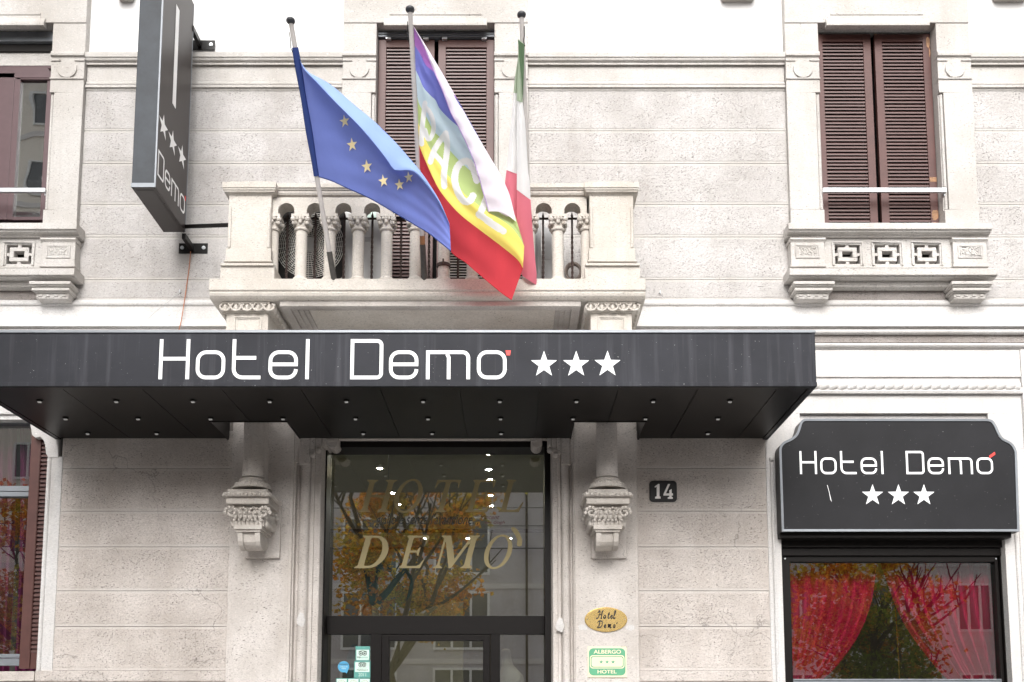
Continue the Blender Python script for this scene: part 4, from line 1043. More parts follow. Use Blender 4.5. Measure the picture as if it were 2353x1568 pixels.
curtain('curtain', [(44, 950), (44, 1200), (30, 1600)], [(110, 950), (105, 1200), (90, 1600)], .5, 3, 'mauve', 'mauve curtain strip hanging close behind the folded shutter of the ground floor window', 2.)
# tinsel garland between the curtains
random.seed(4); mb = MB(); pts = smoothline([U(a, b, .62) for a, b in ((2056, 1380), (2060, 1440), (2064, 1500), (2068, 1600))], 10)
for p in pts:
    for k in range(14): 
        d = Vector((random.uniform(-1, 1), random.uniform(-1, 1), random.uniform(-.6, .6))).normalized() * random.uniform(.02, .045)
        c_ = p + Vector((0, 0, random.uniform(-.03, .03))); e = d.cross(Vector((0, 0, 1))).normalized() * .005
        mb.add([c_ - e, c_ + e, c_ + d], [(0, 1, 2)])
mb.tube(pts, .006, 5); tag(mb.build('tinsel_garland', 'brass', recalc=False), 'gold tinsel garland hanging between the crimson curtains', 'garland')
#MARK_SIGNS
# ================================================================== ENTRANCE CANOPY
zB = Z(1010.5, 0); YF = Yat(887.5, zB); zT = Z(759.5, YF)
xc0, xc1 = X(131, 1010, 0), X(1873, 824, YF)
canopy = thing('entrance_canopy', 'long black metal canopy over the entrance with white lettering, three stars and small spotlights', 'canopy', ((xc0 + xc1) / 2, YF / 2, zB))
Yn = Yat(970, zB)
n1, n2 = X(527, 1008, 0), X(690, 1008, 0); n3, n4 = X(1312, 1008, 0), X(1464, 1008, 0)
ins = .012
foot = [(xc0 + ins, YF + ins), (xc1 - ins, YF + ins), (xc1 - ins, -.004), (n4, -.004), (n4, Yn), (n3, Yn), (n3, -.004), (n2, -.004), (n2, Yn), (n1, Yn), (n1, -.004), (xc0 + ins, -.004)]
mb = MB(); mb.extz(foot, zB + .012, zT - .02); mb.build('body', 'blk', canopy)
mb = MB(); mb.extz([(x, y) for x, y in foot], zT - .0195, zT - .012); mb.build('bounce_sheet', 'bounce_grey', canopy)  # unseen pale sheet added on top to bounce light up under the balcony
mb = MB()
mb.box(xc0, xc1, YF, YF + .01, zB + .0, zT - .014); mb.box(xc0, xc0 + .01, YF + .011, -.002, zB, zT - .014); mb.box(xc1 - .01, xc1, YF + .011, -.002, zB, zT - .014)
mb.build('fascia', 'fascia', canopy)
mb = MB(); e = .012
mb.box(xc0 - e, xc1 + e, YF - e, YF + .02, zT - .026, zT); mb.box(xc1 - .01, xc1 + e, YF + .021, -.002, zT - .026, zT); mb.box(xc0 - e, xc0 + .01, YF + .021, -.002, zT - .026, zT)
mb.build('top_trim', 'zinc', canopy, bevel=.003)
mb = MB(); zl = zB + .035
mb.box(xc0 - .008, xc1 + .008, YF - .009, YF + .03, zB - .004, zl); mb.box(xc1 - .02, xc1 + .008, YF + .031, -.002, zB - .004, zl); mb.box(xc0 - .008, xc0 + .02, YF + .031, -.002, zB - .004, zl)
mb.box(xc1 - .03, xc1 + .004, YF - .005, YF, zl, zT - .027)
mb.build('bottom_trim', 'fascia', canopy, bevel=.003)
# soffit boards
px_edges = [X(1075 + 154.3 * k, 1008, 0) for k in range(-6, 5)]
ed = [xc0 + .06] + [x for x in px_edges if xc0 + .15 < x < xc1 - .15] + [xc1 - .06]
ys_f, ys_b = YF + .085, -.05
for a, b in zip(ed[:-1], ed[1:]):
    mb = MB(); g = .0035; z0, z1 = zB - .001, zB + .011
    def strip(x0, x1, y1):
        if x1 - x0 > .004: mb.box(x0, x1, ys_f, y1, z0, z1)
    cuts = sorted(set([a + g, b - g] + [x for x in (n1 - .02, n2 + .02, n3 - .02, n4 + .02) if a + g < x < b - g]))
    for c0, c1 in zip(cuts[:-1], cuts[1:]):
        m = (c0 + c1) / 2
        strip(c0, c1, Yn - .03 if (n1 - .02 < m < n2 + .02 or n3 - .02 < m < n4 + .02) else ys_b)
    mb.build('soffit_board', 'blk', canopy)
mb = MB()
mb.box(xc0 + .025, xc1 - .025, YF + .032, YF + .078, zB - .003, zB + .011)
for x0_, x1_ in ((xc0 + .012, xc0 + .05), (xc1 - .05, xc1 - .012)): mb.box(x0_, x1_, YF + .079, -.01, zB - .003, zB + .011)
for a, b in ((n1, n2), (n3, n4)):
    mb.box(a - .015, b + .015, Yn - .024, Yn - .002, zB - .006, zB + .011); mb.box(b + .001, b + .018, Yn - .001, -.01, zB - .006, zB + .2); mb.box(a - .018, a - .001, Yn - .001, -.01, zB - .006, zB + .2)
mb.build('soffit_border', 'blk', canopy)
M['spot'] = plain('spotlight glass', (.75, .75, .74), .25, var=.1)
M['spot'].node_tree.nodes['Principled BSDF'].inputs['Emission Color'].default_value = (1, .98, .95, 1)
M['spot'].node_tree.nodes['Principled BSDF'].inputs['Emission Strength'].default_value = .06
mids = [(a + b) / 2 for a, b in zip([px_edges[0] - (px_edges[1] - px_edges[0])] + px_edges, px_edges + [px_edges[-1] + (px_edges[1] - px_edges[0])])]
sp0 = None
for py in (920, 960, 994):
    yy = Yat(py, zB)
    for x in mids:
        if not (xc0 + .15 < x < xc1 - .12): continue
        if yy > Yn - .08 and (n1 - .1 < x < n2 + .1 or n3 - .1 < x < n4 + .1): continue
        if sp0 is None:
            mb = MB(); mb.lathe(x, yy, [(.030, zB - .002), (.030, zB - .012), (.022, zB - .014)], 16); mb.box(x - .015, x + .015, yy - .011, yy + .011, zB - .024, zB - .0145, 1)
            sp0 = mb.build('spotlight', ['blk', 'spot'], canopy); spx, spy = x, yy
        else:
            o = sp0.copy(); COL.objects.link(o); o.parent = canopy; o.location = (x - spx, yy - spy, 0)
# lettering
ox, _, oz, _ = Rc(366, 440, 780, 872, YF); sx = (X(1164, 830, YF) - ox) / 799.; sz = (Z(780, YF) - Z(872, YF)) / 92.
mb = MB(); fn = wplane(ox, oz, sx, YF - .002, sz)
for wd in (0, 1):
    mb = MB()
    for i, (p, c) in enumerate(demo_glyphs()):
        if (p[0][0] > 430) == bool(wd): ribbon(mb, p, 8.3, fn, c, 0, .0005 * (i % 3))
    mb.build('lettering', 'signw', canopy, recalc=False, weld=False)
mb = MB(); flatpoly(mb, [(1161.5, 805.5), (1174, 805.5), (1172, 817), (1164, 817)], plane(YF - .003)); mb.build('accent', 'signr', canopy, recalc=False)
for px, py in ((1250, 838), (1324, 838), (1396, 837.5)):
    mb = MB(); starpoly(mb, px, py, 31.5, plane(YF - .003), rot=-90); mb.build('star', 'signw', canopy, recalc=False)

# ================================================================== PROJECTING BLADE SIGN
Xs = X(444, 578, 0)                                        # plane of its broad face
y_f, y_b = UX(356.5, 430, Xs), UX(426, 537, Xs)
zb0 = Z(430, y_f); zt0 = Z(-60, -.7)
xw = X(357, 430, y_f) - X(302, 430, y_f)
blade = thing('projecting_sign', 'tall grey box sign standing out from the wall left of the balcony', 'sign', (Xs - xw / 2, -.6, zb0))
mb = MB(); mb.box(Xs - xw, Xs - .012, y_f + .003, y_b - .003, zb0 + .01, zt0); mb.build('box', 'bladef', blade, bevel=.004)
mb = MB(); mb.box(Xs - .011, Xs, y_f + .012, y_b - .012, zb0 + .004, zt0); mb.build('face_panel', 'blade', blade)
mb = MB(); mb.box(Xs - .012, Xs + .003, y_f, y_f + .011, zb0, zt0); mb.box(Xs - .012, Xs + .003, y_b - .011, y_b, zb0, zt0); mb.box(Xs - xw - .003, Xs + .003, y_f - .004, y_f + .002, zb0 - .002, zb0 + .04)
mb.build('edge_trim', 'zinc', blade)
mb = MB(); mb.box(Xs - xw, Xs, y_f + .003, y_b, zb0 - .002, zb0 + .009); mb.box(Xs - xw + .03, Xs - .03, y_f + .05, y_b - .05, zb0 - .006, zb0 - .003)
for yy in (y_f + .02, y_f + .3, y_b - .25, y_b - .02):
    for xx in (Xs - xw + .015, Xs - .015): mb.lathe(xx, yy, [(.005, zb0 - .0045), (.005, zb0 - .002)], 8, 1)
mb.build('bottom_plate', ['blade', 'dark'], blade)
fx = lambda y, z, l=0: Vector((Xs + .002 + l, y, z))
yd = lambda px, py: UX(px, py, Xs)                        # depth of a picture point on the broad face
y0, y1 = yd(361.5, 402), yd(423.5, 484); s_y = (y1 - y0) / 359.
zbase = Z(402, y0); s_z = (Z(343, y0) - Z(402, y0)) / 92.
mb = MB()
for i, (p, c) in enumerate(demo_glyphs('Demo')): ribbon(mb, [(y0 + a * s_y, zbase + b * s_z) for a, b in p], 11.5 * s_y, fx, c, 0, .0004 * (i % 3))
mb.build('lettering', 'signb', blade, recalc=False, weld=False)
mb = MB(); q = y1 - .012; zq = zbase + 66 * s_z; flatpoly(mb, [(q, zq - .02), (q + .035, zq - .02), (q + .035, zq + .03), (q, zq + .03)], fx, 0, .001); mb.build('accent', 'signr', blade, recalc=False)
for px, py in ((375, 291), (396, 327), (417.5, 360)):
    yy = yd(px, py); mb = MB(); starpoly(mb, yy, Z(py, yy), .128, fx, 0, .001); mb.build('star', 'signb', blade, recalc=False)
yb_ = yd(404, 125); mb = MB(); flatpoly(mb, [(yb_ - .048, Z(244, yb_)), (yb_ + .048, Z(244, yb_)), (yb_ + .048, Z(17, yb_)), (yb_ - .048, Z(17, yb_))], fx, 0, .001); mb.build('stripe', 'signb', blade, recalc=False)
for (pz, pzn) in ((571, 0), (104, 1)):
    zc_ = Z(pz, -.01)
    mb = MB(); mb.box(Xs - .155, Xs + .16, -.012, -.001, zc_ - .058, zc_ + .058); mb.build('wall_plate', 'blk', blade, bevel=.002)
    mb = MB(); mb.box(Xs - .03, Xs + .012, y_b - .02, -.012, zc_ - .03 , zc_ + .03); mb.build('bracket_arm', 'blk', blade, bevel=.002)
    for s in (-1, 1): mb = MB(); mb.cyly(Xs + s * .118, zc_ + .005, .02, -.018, -.012, 16); mb.cyly(Xs + s * .118, zc_ + .005, .011, -.028, -.018, 6); mb.build('bolt', 'alu', blade)
# stay bar to the balcony pedestal
a = U(424, 521, y_b + .01); b = Vector((X(527, 517, -.8), -.78, Z(515, -.8)))
mb = MB(); mb.tube([a, b], .028, 4); mb.build('stay_bar', 'blk', blade)

# cables
def cable(name, pts, r, mat, label, cat='cable'):
    mb = MB(); mb.tube(smoothline(pts, 6), r, 6); return tag(mb.build(name, mat, smooth=True), label, cat)
cable('orange_cable', [U(438, 578, -.02), U(434, 620, -.012), U(424, 690, -.03), U(417, 735, -.1), U(410, 765, -.1), U(407, 800, -.1)], .0055, 'wire', 'thin orange cable hanging from the projecting sign down to the canopy')
cable('stay_wire', [U(414, 674, -.02), U(360, 715, -.5), U(312, 760, -1.2)], .0022, 'grey', 'thin grey stay wire from the wall to the canopy, left of the balcony', 'wire')
cable('stay_wire', [U(1517, 676, -.02), U(1545, 705, -.4), U(1580, 752, -1.2)], .0022, 'grey', 'thin grey stay wire from the wall to the canopy, right of the balcony', 'wire')
for px in ((415, 672), (1516, 674)):
    q = U(px[0], px[1], 0); mb = MB(); mb.tube([(q.x, .0, q.z), (q.x, -.03, q.z)], .008, 8); mb.tube([(q.x, -.03, q.z + .018), (q.x, -.03, q.z - .02)], .006, 6)
    tag(mb.build('wall_hook', 'alu'), 'small metal hook in the wall holding the stay wire %s the balcony' % ('left of' if px[0] < 900 else 'right of'), 'hook')

# ================================================================== SHOP SIGNBOARD
YB2 = -.165
sg = thing('shop_signboard', 'black shaped signboard with white lettering and stars above the red curtained window', 'sign', (X(2066, 1220, YB2), YB2 / 2, Z(1222, YB2)))
outl = [(1796, 1222), (1790, 1034)] + [tuple(p) for p in smoothline([(1790, 1034), (1793, 1024), (1802, 1015), (1817, 1008), (1828, 999), (1834, 985), (1839, 970), (1847, 963.5)], 4)] + [(1855, 963)] + [(2266, 963.5)] + [tuple(p) for p in smoothline([(2272, 964), (2281, 968), (2289, 980), (2296, 996), (2305, 1008), (2320, 1016), (2330, 1026), (2336, 1040)], 4)] + [(2342, 1222)]
outl = [p for i, p in enumerate(outl) if i == 0 or (abs(p[0] - outl[i - 1][0]) + abs(p[1] - outl[i - 1][1])) > .6]
wp = [(X(a, b, YB2), Z(b, YB2)) for a, b in outl]
mb = MB(); mb.prism(wp, YB2 + .004, -.004); mb.build('box', 'blk', sg)
cxm, czm = sum(p[0] for p in wp) / len(wp), (Z(1222, YB2) + Z(963, YB2)) / 2
def inset(pts, d):
    n = len(pts); out = []
    for i in range(n):
        a, b, c = Vector(pts[i - 1]), Vector(pts[i]), Vector(pts[(i + 1) % n])
        d1 = (b - a); d2 = (c - b)
        d1 = d1.normalized() if d1.length > 1e-7 else d2.normalized(); d2 = d2.normalized() if d2.length > 1e-7 else d1
        m = (Vector((-d1.y, d1.x)) + Vector((-d2.y, d2.x)));
        if m.length < 1e-6: m = Vector((-d1.y, d1.x))
        m.normalize(); k = d / max(.5, m.dot(Vector((-d1.y, d1.x))))
        out.append(tuple(b - m * k))
    return out
# orientation: make the inset go inwards
wpi = inset(wp, .024)
area = lambda P: abs(sum(P[i][0] * P[(i + 1) % len(P)][1] - P[(i + 1) % len(P)][0] * P[i][1] for i in range(len(P))) / 2)
if area(wpi) > area(wp): wpi = inset(wp, -.024)
mb = MB(); mb.add([(x, YB2 - .001, z) for x, z in wpi] + [(cxm, YB2 - .001, czm)], [(i, (i + 1) % len(wpi), len(wpi)) for i in range(len(wpi))]); mb.build('panel', 'board', sg)
mb = MB(); n = len(wp)
v = [(x, YB2 - .012, z) for x, z in wp] + [(x, YB2 - .010, z) for x, z in wpi] + [(x, YB2 + .02, z) for x, z in wp] + [(x, YB2 + .0, z) for x, z in wpi]
mb.add(v, [(i, (i + 1) % n, (i + 1) % n + n, i + n) for i in range(n)] + [(i, (i + 1) % n, (i + 1) % n + 2 * n, i + 2 * n) for i in range(n)] + [(i + n, (i + 1) % n + n, (i + 1) % n + 3 * n, i + 3 * n) for i in range(n)])
mb.build('edge_frame', 'zinc', sg)
ox, _, oz, _ = Rc(1837.5, 1870, 1037, 1090, YB2); sx = (X(2281, 1065, YB2) - ox) / 799.; sz = (Z(1037, YB2) - Z(1090, YB2)) / 92.
mb = MB(); fn = wplane(ox, oz, sx, YB2 - .003, sz)
for wd in (0, 1):
    mb = MB()
    for i, (p, c) in enumerate(demo_glyphs()):
        if (p[0][0] > 430) == bool(wd): ribbon(mb, p, 8.6, fn, c, 0, .0005 * (i % 3))
    mb.build('lettering', 'signw', sg, recalc=False, weld=False)
mb = MB(); flatpoly(mb, [(2273, 1047.5), (2286, 1038.5), (2287, 1045), (2274, 1053.5)], plane(YB2 - .004)); mb.build('accent', 'signr', sg, recalc=False)
for px in (2005, 2064.5, 2123):
    mb = MB(); starpoly(mb, px, 1138.5, 25.5, plane(YB2 - .004), rot=-90); mb.build('star', 'signw', sg, recalc=False)
mb = MB(); ribbon(mb, [(1901, 1115), (1905, 1130), (1909, 1148), (1911, 1153)], [1.2, 1.0, 1.6, .6], plane(YB2 - .003)); mb.build('scratch', 'signw', sg, recalc=False)

# ================================================================== PLATES ON THE WALL
q0 = Rc(1492.5, 1555.5, 1105, 1153.5, -.02)
np_ = thing('house_number_plate', 'small black enamel plate with a raised white 14', 'house number', ((q0[0] + q0[1]) / 2, -.01, q0[2]))
mb = MB(); r_ = .04
rp = lambda a, b, c, d, r: [(x, y) for x, y in rrect(a, c, b, d, r)]
mb.prism(rp(q0[0], q0[1], q0[2], q0[3], r_), -.02, .0); mb.prism(rp(q0[0] + .012, q0[1] - .012, q0[2] + .012, q0[3] - .012, r_ * .7), -.024, -.015); mb.build('plate', 'ink', np_, bevel=.004)
M['enam'] = plain('white enamel digits', (.85, .83, .81), .5, var=.1, scale=30)
mb = MB(); pf = plane(-.027)
for ch in ('1', '4'):
    if ch == '1': P_ = [(1512, 1145.5), (1512, 1143), (1508, 1142.5), (1508, 1141)]; 
one = [(1504.5, 1118), (1512.5, 1112.5), (1515.5, 1112.5), (1515.5, 1140.5), (1518, 1142), (1518, 1146), (1505.5, 1146), (1505.5, 1142), (1509, 1140.5), (1509, 1118.5), (1505, 1121)]
four = [(1535, 1112.5), (1540, 1112.5), (1530.5, 1134), (1538, 1134), (1538, 1127), (1543.5, 1124), (1543.5, 1134), (1546.5, 1134), (1546.5, 1139), (1543.5, 1139), (1543.5, 1142), (1546, 1143), (1546, 1146.5), (1534.5, 1146.5), (1534.5, 1143), (1538, 1142), (1538, 1139), (1524.5, 1139), (1524.5, 1135.5)]
for dg in (one, four):
    mb = MB(); mb.prism([(X(a, b, -.028), Z(b, -.028)) for a, b in dg], -.029, -.022); mb.build('digit', 'enam', np_, bevel=.0015)
# brass oval
YP2 = -.075
c_ = U(1392.5, 1424, YP2); ru, rv = X(1441.5, 1424, YP2) - c_.x, (Z(1395.5, YP2) - Z(1452.5, YP2)) / 2
for px in (1339, 1449):
    mb = MB(); q = U(px, 1442, -.066); random.seed(px); mb.prism([(q.x + .052 * random.uniform(.75, 1.1) * math.cos(2 * PI * k / 13), q.z + .034 * random.uniform(.75, 1.1) * math.sin(2 * PI * k / 13)) for k in range(13)], -.0662, -.06); mb.build('filler_patch', 'white', hotel)
pl = thing('oval_plaque', 'oval polished brass plaque with black script lettering', 'plaque', (c_.x, YP2, c_.z - rv))
mb = MB(); mb.cyly(c_.x, c_.z, ru, YP2, -.062, 64, 0, rv); mb.cyly(c_.x, c_.z, ru * .975, YP2 - .003, YP2 + .002, 64, 0, rv * .965); mb.build('plate', 'brass', pl, bevel=.002)
mb = MB(); fp = plane(YP2 - .004)
def script(ch, x, y, h):                                  # hand-drawn pen strokes, y down, h = x height
    S = {'o': [[(0, 0), (.35, -.5), (.1, -1), (-.3, -.5), (0, 0), (.45, -.35)]], 'e': [[(-.3, -.4), (.25, -.75), (.1, -1), (-.25, -.55), (0, 0), (.45, -.4)]],
         't': [[(.35, -2.), (-.05, -.3), (.1, 0), (.4, -.3)], [(-.15, -1.35), (.55, -1.4)]], 'l': [[(-.15, -.3), (.45, -1.9), (.35, -2.4), (.05, -1.5), (-.1, -.1), (.1, 0), (.4, -.35)]],
         'm': [[(-.4, -.9), (-.25, -1), (-.4, 0)], [(-.35, -.3), (0, -1), (.1, -.9), (-.02, 0)], [(.02, -.3), (.4, -1), (.5, -.9), (.38, -.05), (.5, 0), (.75, -.3)]],
         'H': [[(-.3, -1.6), (.1, -2.3), (.35, -2.1), (.0, -.6), (-.5, 0), (-.8, -.2)], [(1.45, -2.5), (1.1, -2.1), (.75, -.4), (.7, 0), (1., -.2)], [(-.1, -1.), (.5, -1.25), (1.1, -1.15)]],
         'D': [[(.35, -2.2), (.15, -.9), (-.25, -.05), (-.6, -.15)], [(-.5, -1.5), (.1, -2.3), (1.1, -2.1), (1.25, -1.2), (.7, -.2), (-.1, 0), (-.5, -.3)]]}
    for st_ in S[ch]:
        p = smoothline([(x + a * h, y + b * h) for a, b in st_], 5)
        n_ = len(p); w = [1.3 + 1.5 * abs(math.sin(PI * i / n_ * 2.)) for i in range(n_)]
        ribbon(mb, p, w, fp, False, 0, .0004)
for ch, x in (('H', 1376, ), ('o', 1389), ('t', 1397.5), ('e', 1405), ('l', 1411)): script(ch, x, 1421.5, 7.4)
for ch, x in (('D', 1376), ('e', 1390), ('m', 1400), ('o', 1411)): script(ch, x, 1442.5, 6.6)
ribbon(mb, [(1416, 1434), (1419, 1430)], 1.3, fp); mb.build('lettering', 'ink', pl, recalc=False, weld=False)
mb = MB()
for px in (1349.5, 1435.5): q = U(px, 1423.5, YP2); mb.cyly(q.x, q.z, .005, YP2 - .006, YP2, 10)
mb.build('screw', 'zinc', pl)
# rating plate
q0 = Rc(1350.5, 1440, 1486, 1557, YP2)
al = thing('rating_plate', 'cream and green enamel plate with three green stars on the pilaster', 'sign', ((q0[0] + q0[1]) / 2, YP2, q0[2]))
mb = MB(); mb.box(q0[0], q0[1], YP2, -.062, q0[2], q0[3]); mb.build('plate', 'cream', al, bevel=.002)
def RR(mb, p0, p1, q_0, q_1, Y, r, mat=0):
    a, b, c, d = Rc(p0, p1, q_0, q_1, Y); mb.prism(rp(a, b, c, d, r), Y, Y + .003, mat)
mb = MB(); RR(mb, 1353.5, 1437, 1490, 1552.5, YP2 - .0015, .045); mb.build('green_field', 'green', al)
mb = MB(); RR(mb, 1355.5, 1435, 1506, 1536.5, YP2 - .003, .03); mb.build('cream_band', 'cream', al)
mb = MB(); RR(mb, 1357.5, 1433, 1508.3, 1534.2, YP2 - .0042, .026); RR(mb, 1359.3, 1431.2, 1510, 1532.5, YP2 - .0055, .023, 1); mb.build('panel', ['green', 'cream'], al)
fp = plane(YP2 - .0065); ft = lambda x, y, l=0: fp(x, -y)
for px in (1381.5, 1395, 1408.7): mb = MB(); starpoly(mb, px, 1521.5, 5.2, fp, rot=-90); mb.build('star', 'green', al, recalc=False)
mb = MB(); text(mb, 'ALBERGO', 1364, 1427, -1502.5, -1493.5, lambda x, y, l=0: U(x, -y, YP2 - .004), off=.022); mb.build('lettering', 'cream', al, recalc=False)
mb = MB(); text(mb, 'HOTEL', 1373, 1417, -1548, -1539.5, lambda x, y, l=0: U(x, -y, YP2 - .004), off=.022); mb.build('lettering', 'cream', al, recalc=False)
# stickers on the side pane
YK = YG - .004
def sticker(p0, p1, q_0, q_1, mat, label):
    a, b, c, d = Rc(p0, p1, q_0, q_1, YK); t = thing('window_sticker', label, 'sticker', ((a + b) / 2, YK, c), 'stickers on the left side pane')
    mb = MB(); mb.box(a, b, YK, YK + .002, c, d); mb.build('paper', mat, t); return t
def owl(t, cx, cy, r):
    mb = MB(); f = plane(YK - .0012)
    for s in (-1, 1):
        ribbon(mb, [(cx + s * r * 1.05 + r * math.cos(2 * PI * k / 16), cy + r * math.sin(2 * PI * k / 16)) for k in range(16)], r * .35, f, True); ribbon(mb, [(cx + s * r * 1.05 + r * .3 * math.cos(2 * PI * k / 10), cy + r * .3 * math.sin(2 * PI * k / 10)) for k in range(10)], r * .4, f, True)
    ribbon(mb, smoothline([(cx - 2.3 * r, cy - .9 * r), (cx - r, cy - 1.35 * r), (cx, cy - 1.5 * r), (cx + r, cy - 1.35 * r), (cx + 2.3 * r, cy - .9 * r)], 4), r * .3, f); mb.build('emblem', 'ink', t, recalc=False)
def stxt(t, s, a, b, c, d, mat='ink', off=.0):
    mb = MB(); text(mb, s, a, b, -d, -c, lambda x, y, l=0: U(x, -y, YK - .0014), off=off); mb.build('lettering', mat, t, recalc=False)
t = sticker(817, 850, 1485.5, 1519, 'teald', 'pale green sticker with black owl eyes, topmost on the side pane'); mb = MB(); a, b, c, d = Rc(819, 848, 1493.5, 1517, YK); mb.box(a, b, YK - .001, YK, c, d); mb.build('label', 'mint', t); owl(t, 833.5, 1502, 4.2); stxt(t, 'trip', 820.5, 829, 1508, 1514, off=.02); stxt(t, 'advisor', 829.5, 846, 1508, 1513, 'teald')
t = sticker(813.5, 851.5, 1519.5, 1558, 'teald', 'larger green sticker dated 2011 below the topmost one'); mb = MB(); a, b, c, d = Rc(816, 849, 1522, 1544.5, YK); mb.box(a, b, YK - .001, YK, c, d); mb.build('label', 'mint', t); owl(t, 832.5, 1528.5, 4.); stxt(t, 'RECENSITO SU', 823, 842, 1534.5, 1536.5); stxt(t, 'TripAdvisor.it', 819.5, 845.5, 1538, 1542.5, off=.02); stxt(t, '2011', 823.5, 841, 1546.5, 1554.5, 'mint')
for i, (p0, p1, w_) in enumerate(((772, 798, 'outermost'), (798.5, 825, 'middle'), (825.5, 851, 'innermost'))):
    t = sticker(p0, p1, 1559, 1590, 'teald', 'small green sticker with a dotted arc, %s of the bottom three' % w_); mb = MB(); a, b, c, d = Rc(p0 + 1.5, p1 - 1.5, 1560.5, 1588, YK); mb.box(a, b, YK - .001, YK, c, d); mb.build('label', 'mint', t)
    mb = MB(); cx_ = (p0 + p1) / 2
    for k in range(7): an = R(-160 + 140 * k / 6); flatpoly(mb, [(cx_ + 9 * math.cos(an) + 1. * math.cos(q * 1.26), 1572 + 8 * math.sin(an) + 1. * math.sin(q * 1.26)) for q in range(5)], plane(YK - .0012))
    mb.build('emblem', 'gold', t, recalc=False); owl(t, cx_, 1572, 2.6)
c_ = U(789.5, 1532.5, YK); t = thing('window_sticker', 'round blue speech bubble sticker beside the green ones', 'sticker', (c_.x, YK, c_.z - .06), 'stickers on the left side pane')
mb = MB(); r_ = X(802.5, 1532.5, YK) - c_.x; mb.prism([(c_.x + r_ * math.cos(R(a)), c_.z + r_ * math.sin(R(a))) for a in range(-35, 290, 9)] + [(c_.x + r_ * .55, c_.z - r_ * 1.22)], YK, YK + .002); mb.build('paper', 'sky', t)
stxt(t, 'foursquare', 779.5, 799, 1524.5, 1529, 'ink', .02); stxt(t, 'CHECK IN', 781, 798, 1530.5, 1534, 'mint'); stxt(t, 'HERE', 785, 795, 1535, 1538, 'mint')
#MARK_FLAGS
# ================================================================== FLAGS AND POLES
PB = -.925
poles = {'eu': (U(768, 646, PB), U(668.5, 52, -2.1)), 'pace': (U(975.5, 646, PB), U(942.5, 26, -2.2)), 'it': (U(1221, 644, PB), U(1198.5, 38, -2.0))}
PY = {'eu': (646, 52), 'pace': (646, 26), 'it': (644, 38)}
def Ypole(k, py):
    z0, z1 = poles[k]; lo, hi = -.2, 1.3
    for _ in range(40):
        m = (lo + hi) / 2; p = z0.lerp(z1, m)
        if Z(py, p.y) > p.z: lo = m
        else: hi = m
    return z0.lerp(z1, (lo + hi) / 2).y
M['rust'] = plain('rust', (.30, .14, .06), .8, var=.4, scale=30)
for k, lab in (('eu', 'grey flagpole leaning left that carries the blue starred flag'), ('pace', 'middle grey flagpole that carries the rainbow flag'), ('it', 'grey flagpole that carries the green, white and red flag')):
    a, b = poles[k]; t = thing('flagpole', lab, 'flagpole', tuple(a), 'flagpoles on the balcony edge')
    mb = MB(); n = 12
    mb.tube([a.lerp(b, i / n) for i in range(n + 1)], [.0235 - .002 * i / n for i in range(n + 1)], 14); mb.build('shaft', 'pole', t, smooth=True)
    d = (b - a).normalized(); s1 = .125 if k == 'eu' else .15
    mb = MB(); mb.tube([a, a.lerp(b, s1)], .028, 14)
    mb.build('socket', 'sleeve', t, smooth=True)
    if k == 'pace': mb = MB(); mb.tube([a.lerp(b, s1), a.lerp(b, s1 + .035)], .0245, 14); mb.build('rust_ring', 'rust', t, smooth=True)
    mb = MB(); mb.ball(b + d * .012, .041, 8, sq=(1, 1, .68)); mb.build('knob', 'knob', t, smooth=True)
    mb = MB(); q = a.lerp(b, .93) + Vector((-.028 if k != 'it' else .02, -.02, 0)); mb.tube([q + d * .07, q, q - d * .05 + Vector((-.012, -.006, 0)), q - d * .09], .004, 6); mb.build('halyard_clip', 'ink', t)

C = {}
def fl(name, col, tr=.45, cl=.0): M[name] = cloth(name, col, tr, cl)
fl('euB', (.20, .26, .66), .4); fl('euD', (.045, .07, .22), .1); fl('euF', (.36, .50, .86), .3); fl('euS', (1.0, .85, .48), .15)
fl('pV', (.50, .22, .62), .4); fl('pB', (.22, .25, .68), .4); fl('pL', (.66, .82, .90), .35); fl('pG', (.52, .66, .27), .35); fl('pY', (.96, .82, .20), .3); fl('pR', (.70, .075, .095), .4, .24)
fl('pW', (.90, .91, .90), .35); fl('pF', (.94, .86, .95), .25); fl('pE', (.60, .40, .78), .3)
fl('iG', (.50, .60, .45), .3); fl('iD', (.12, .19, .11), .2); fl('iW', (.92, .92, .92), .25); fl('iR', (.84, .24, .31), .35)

def curve2(pts, n): return resample(smoothline(pts, 8), n)
NS = 48
def surf(A, B, YA, YB_, nv=8, wave=None, mats=0, mb=None, samples=None):
    """strip of cloth between two picture curves, with a depth given along each of them"""
    n = len(A) - 1
    def fn(u, v):
        i = min(n, int(round(u * n))); p = A[i].lerp(B[i], v); y = YA(u) * (1 - v) + YB_(u) * v
        if wave: y += wave(u, v)
        if samples is not None: samples.append((p.x, p.y, y))
        return U(p.x, p.y, y)
    mb.grid(fn, n, nv, mats)
def depth_of(samples, x, y):
    q = sorted(((sx - x) ** 2 + (sy - y) ** 2, sx - x, sy - y, yy) for sx, sy, yy in samples)[:10]
    m = Matrix(((0., 0., 0.),) * 3); r = Vector((0, 0, 0))
    for d, a, b, yy in q:
        w = 1 / (d + 4.); g = Vector((1, a, b))
        for i in range(3):
            r[i] += w * g[i] * yy
            for j in range(3): m[i][j] += w * g[i] * g[j]
    for i in range(3): m[i][i] += 1e-7
    return (m.inverted() @ r)[0]
def seam(mb, pts3, r, mat=0): mb.tube(pts3, r, 5, mat)

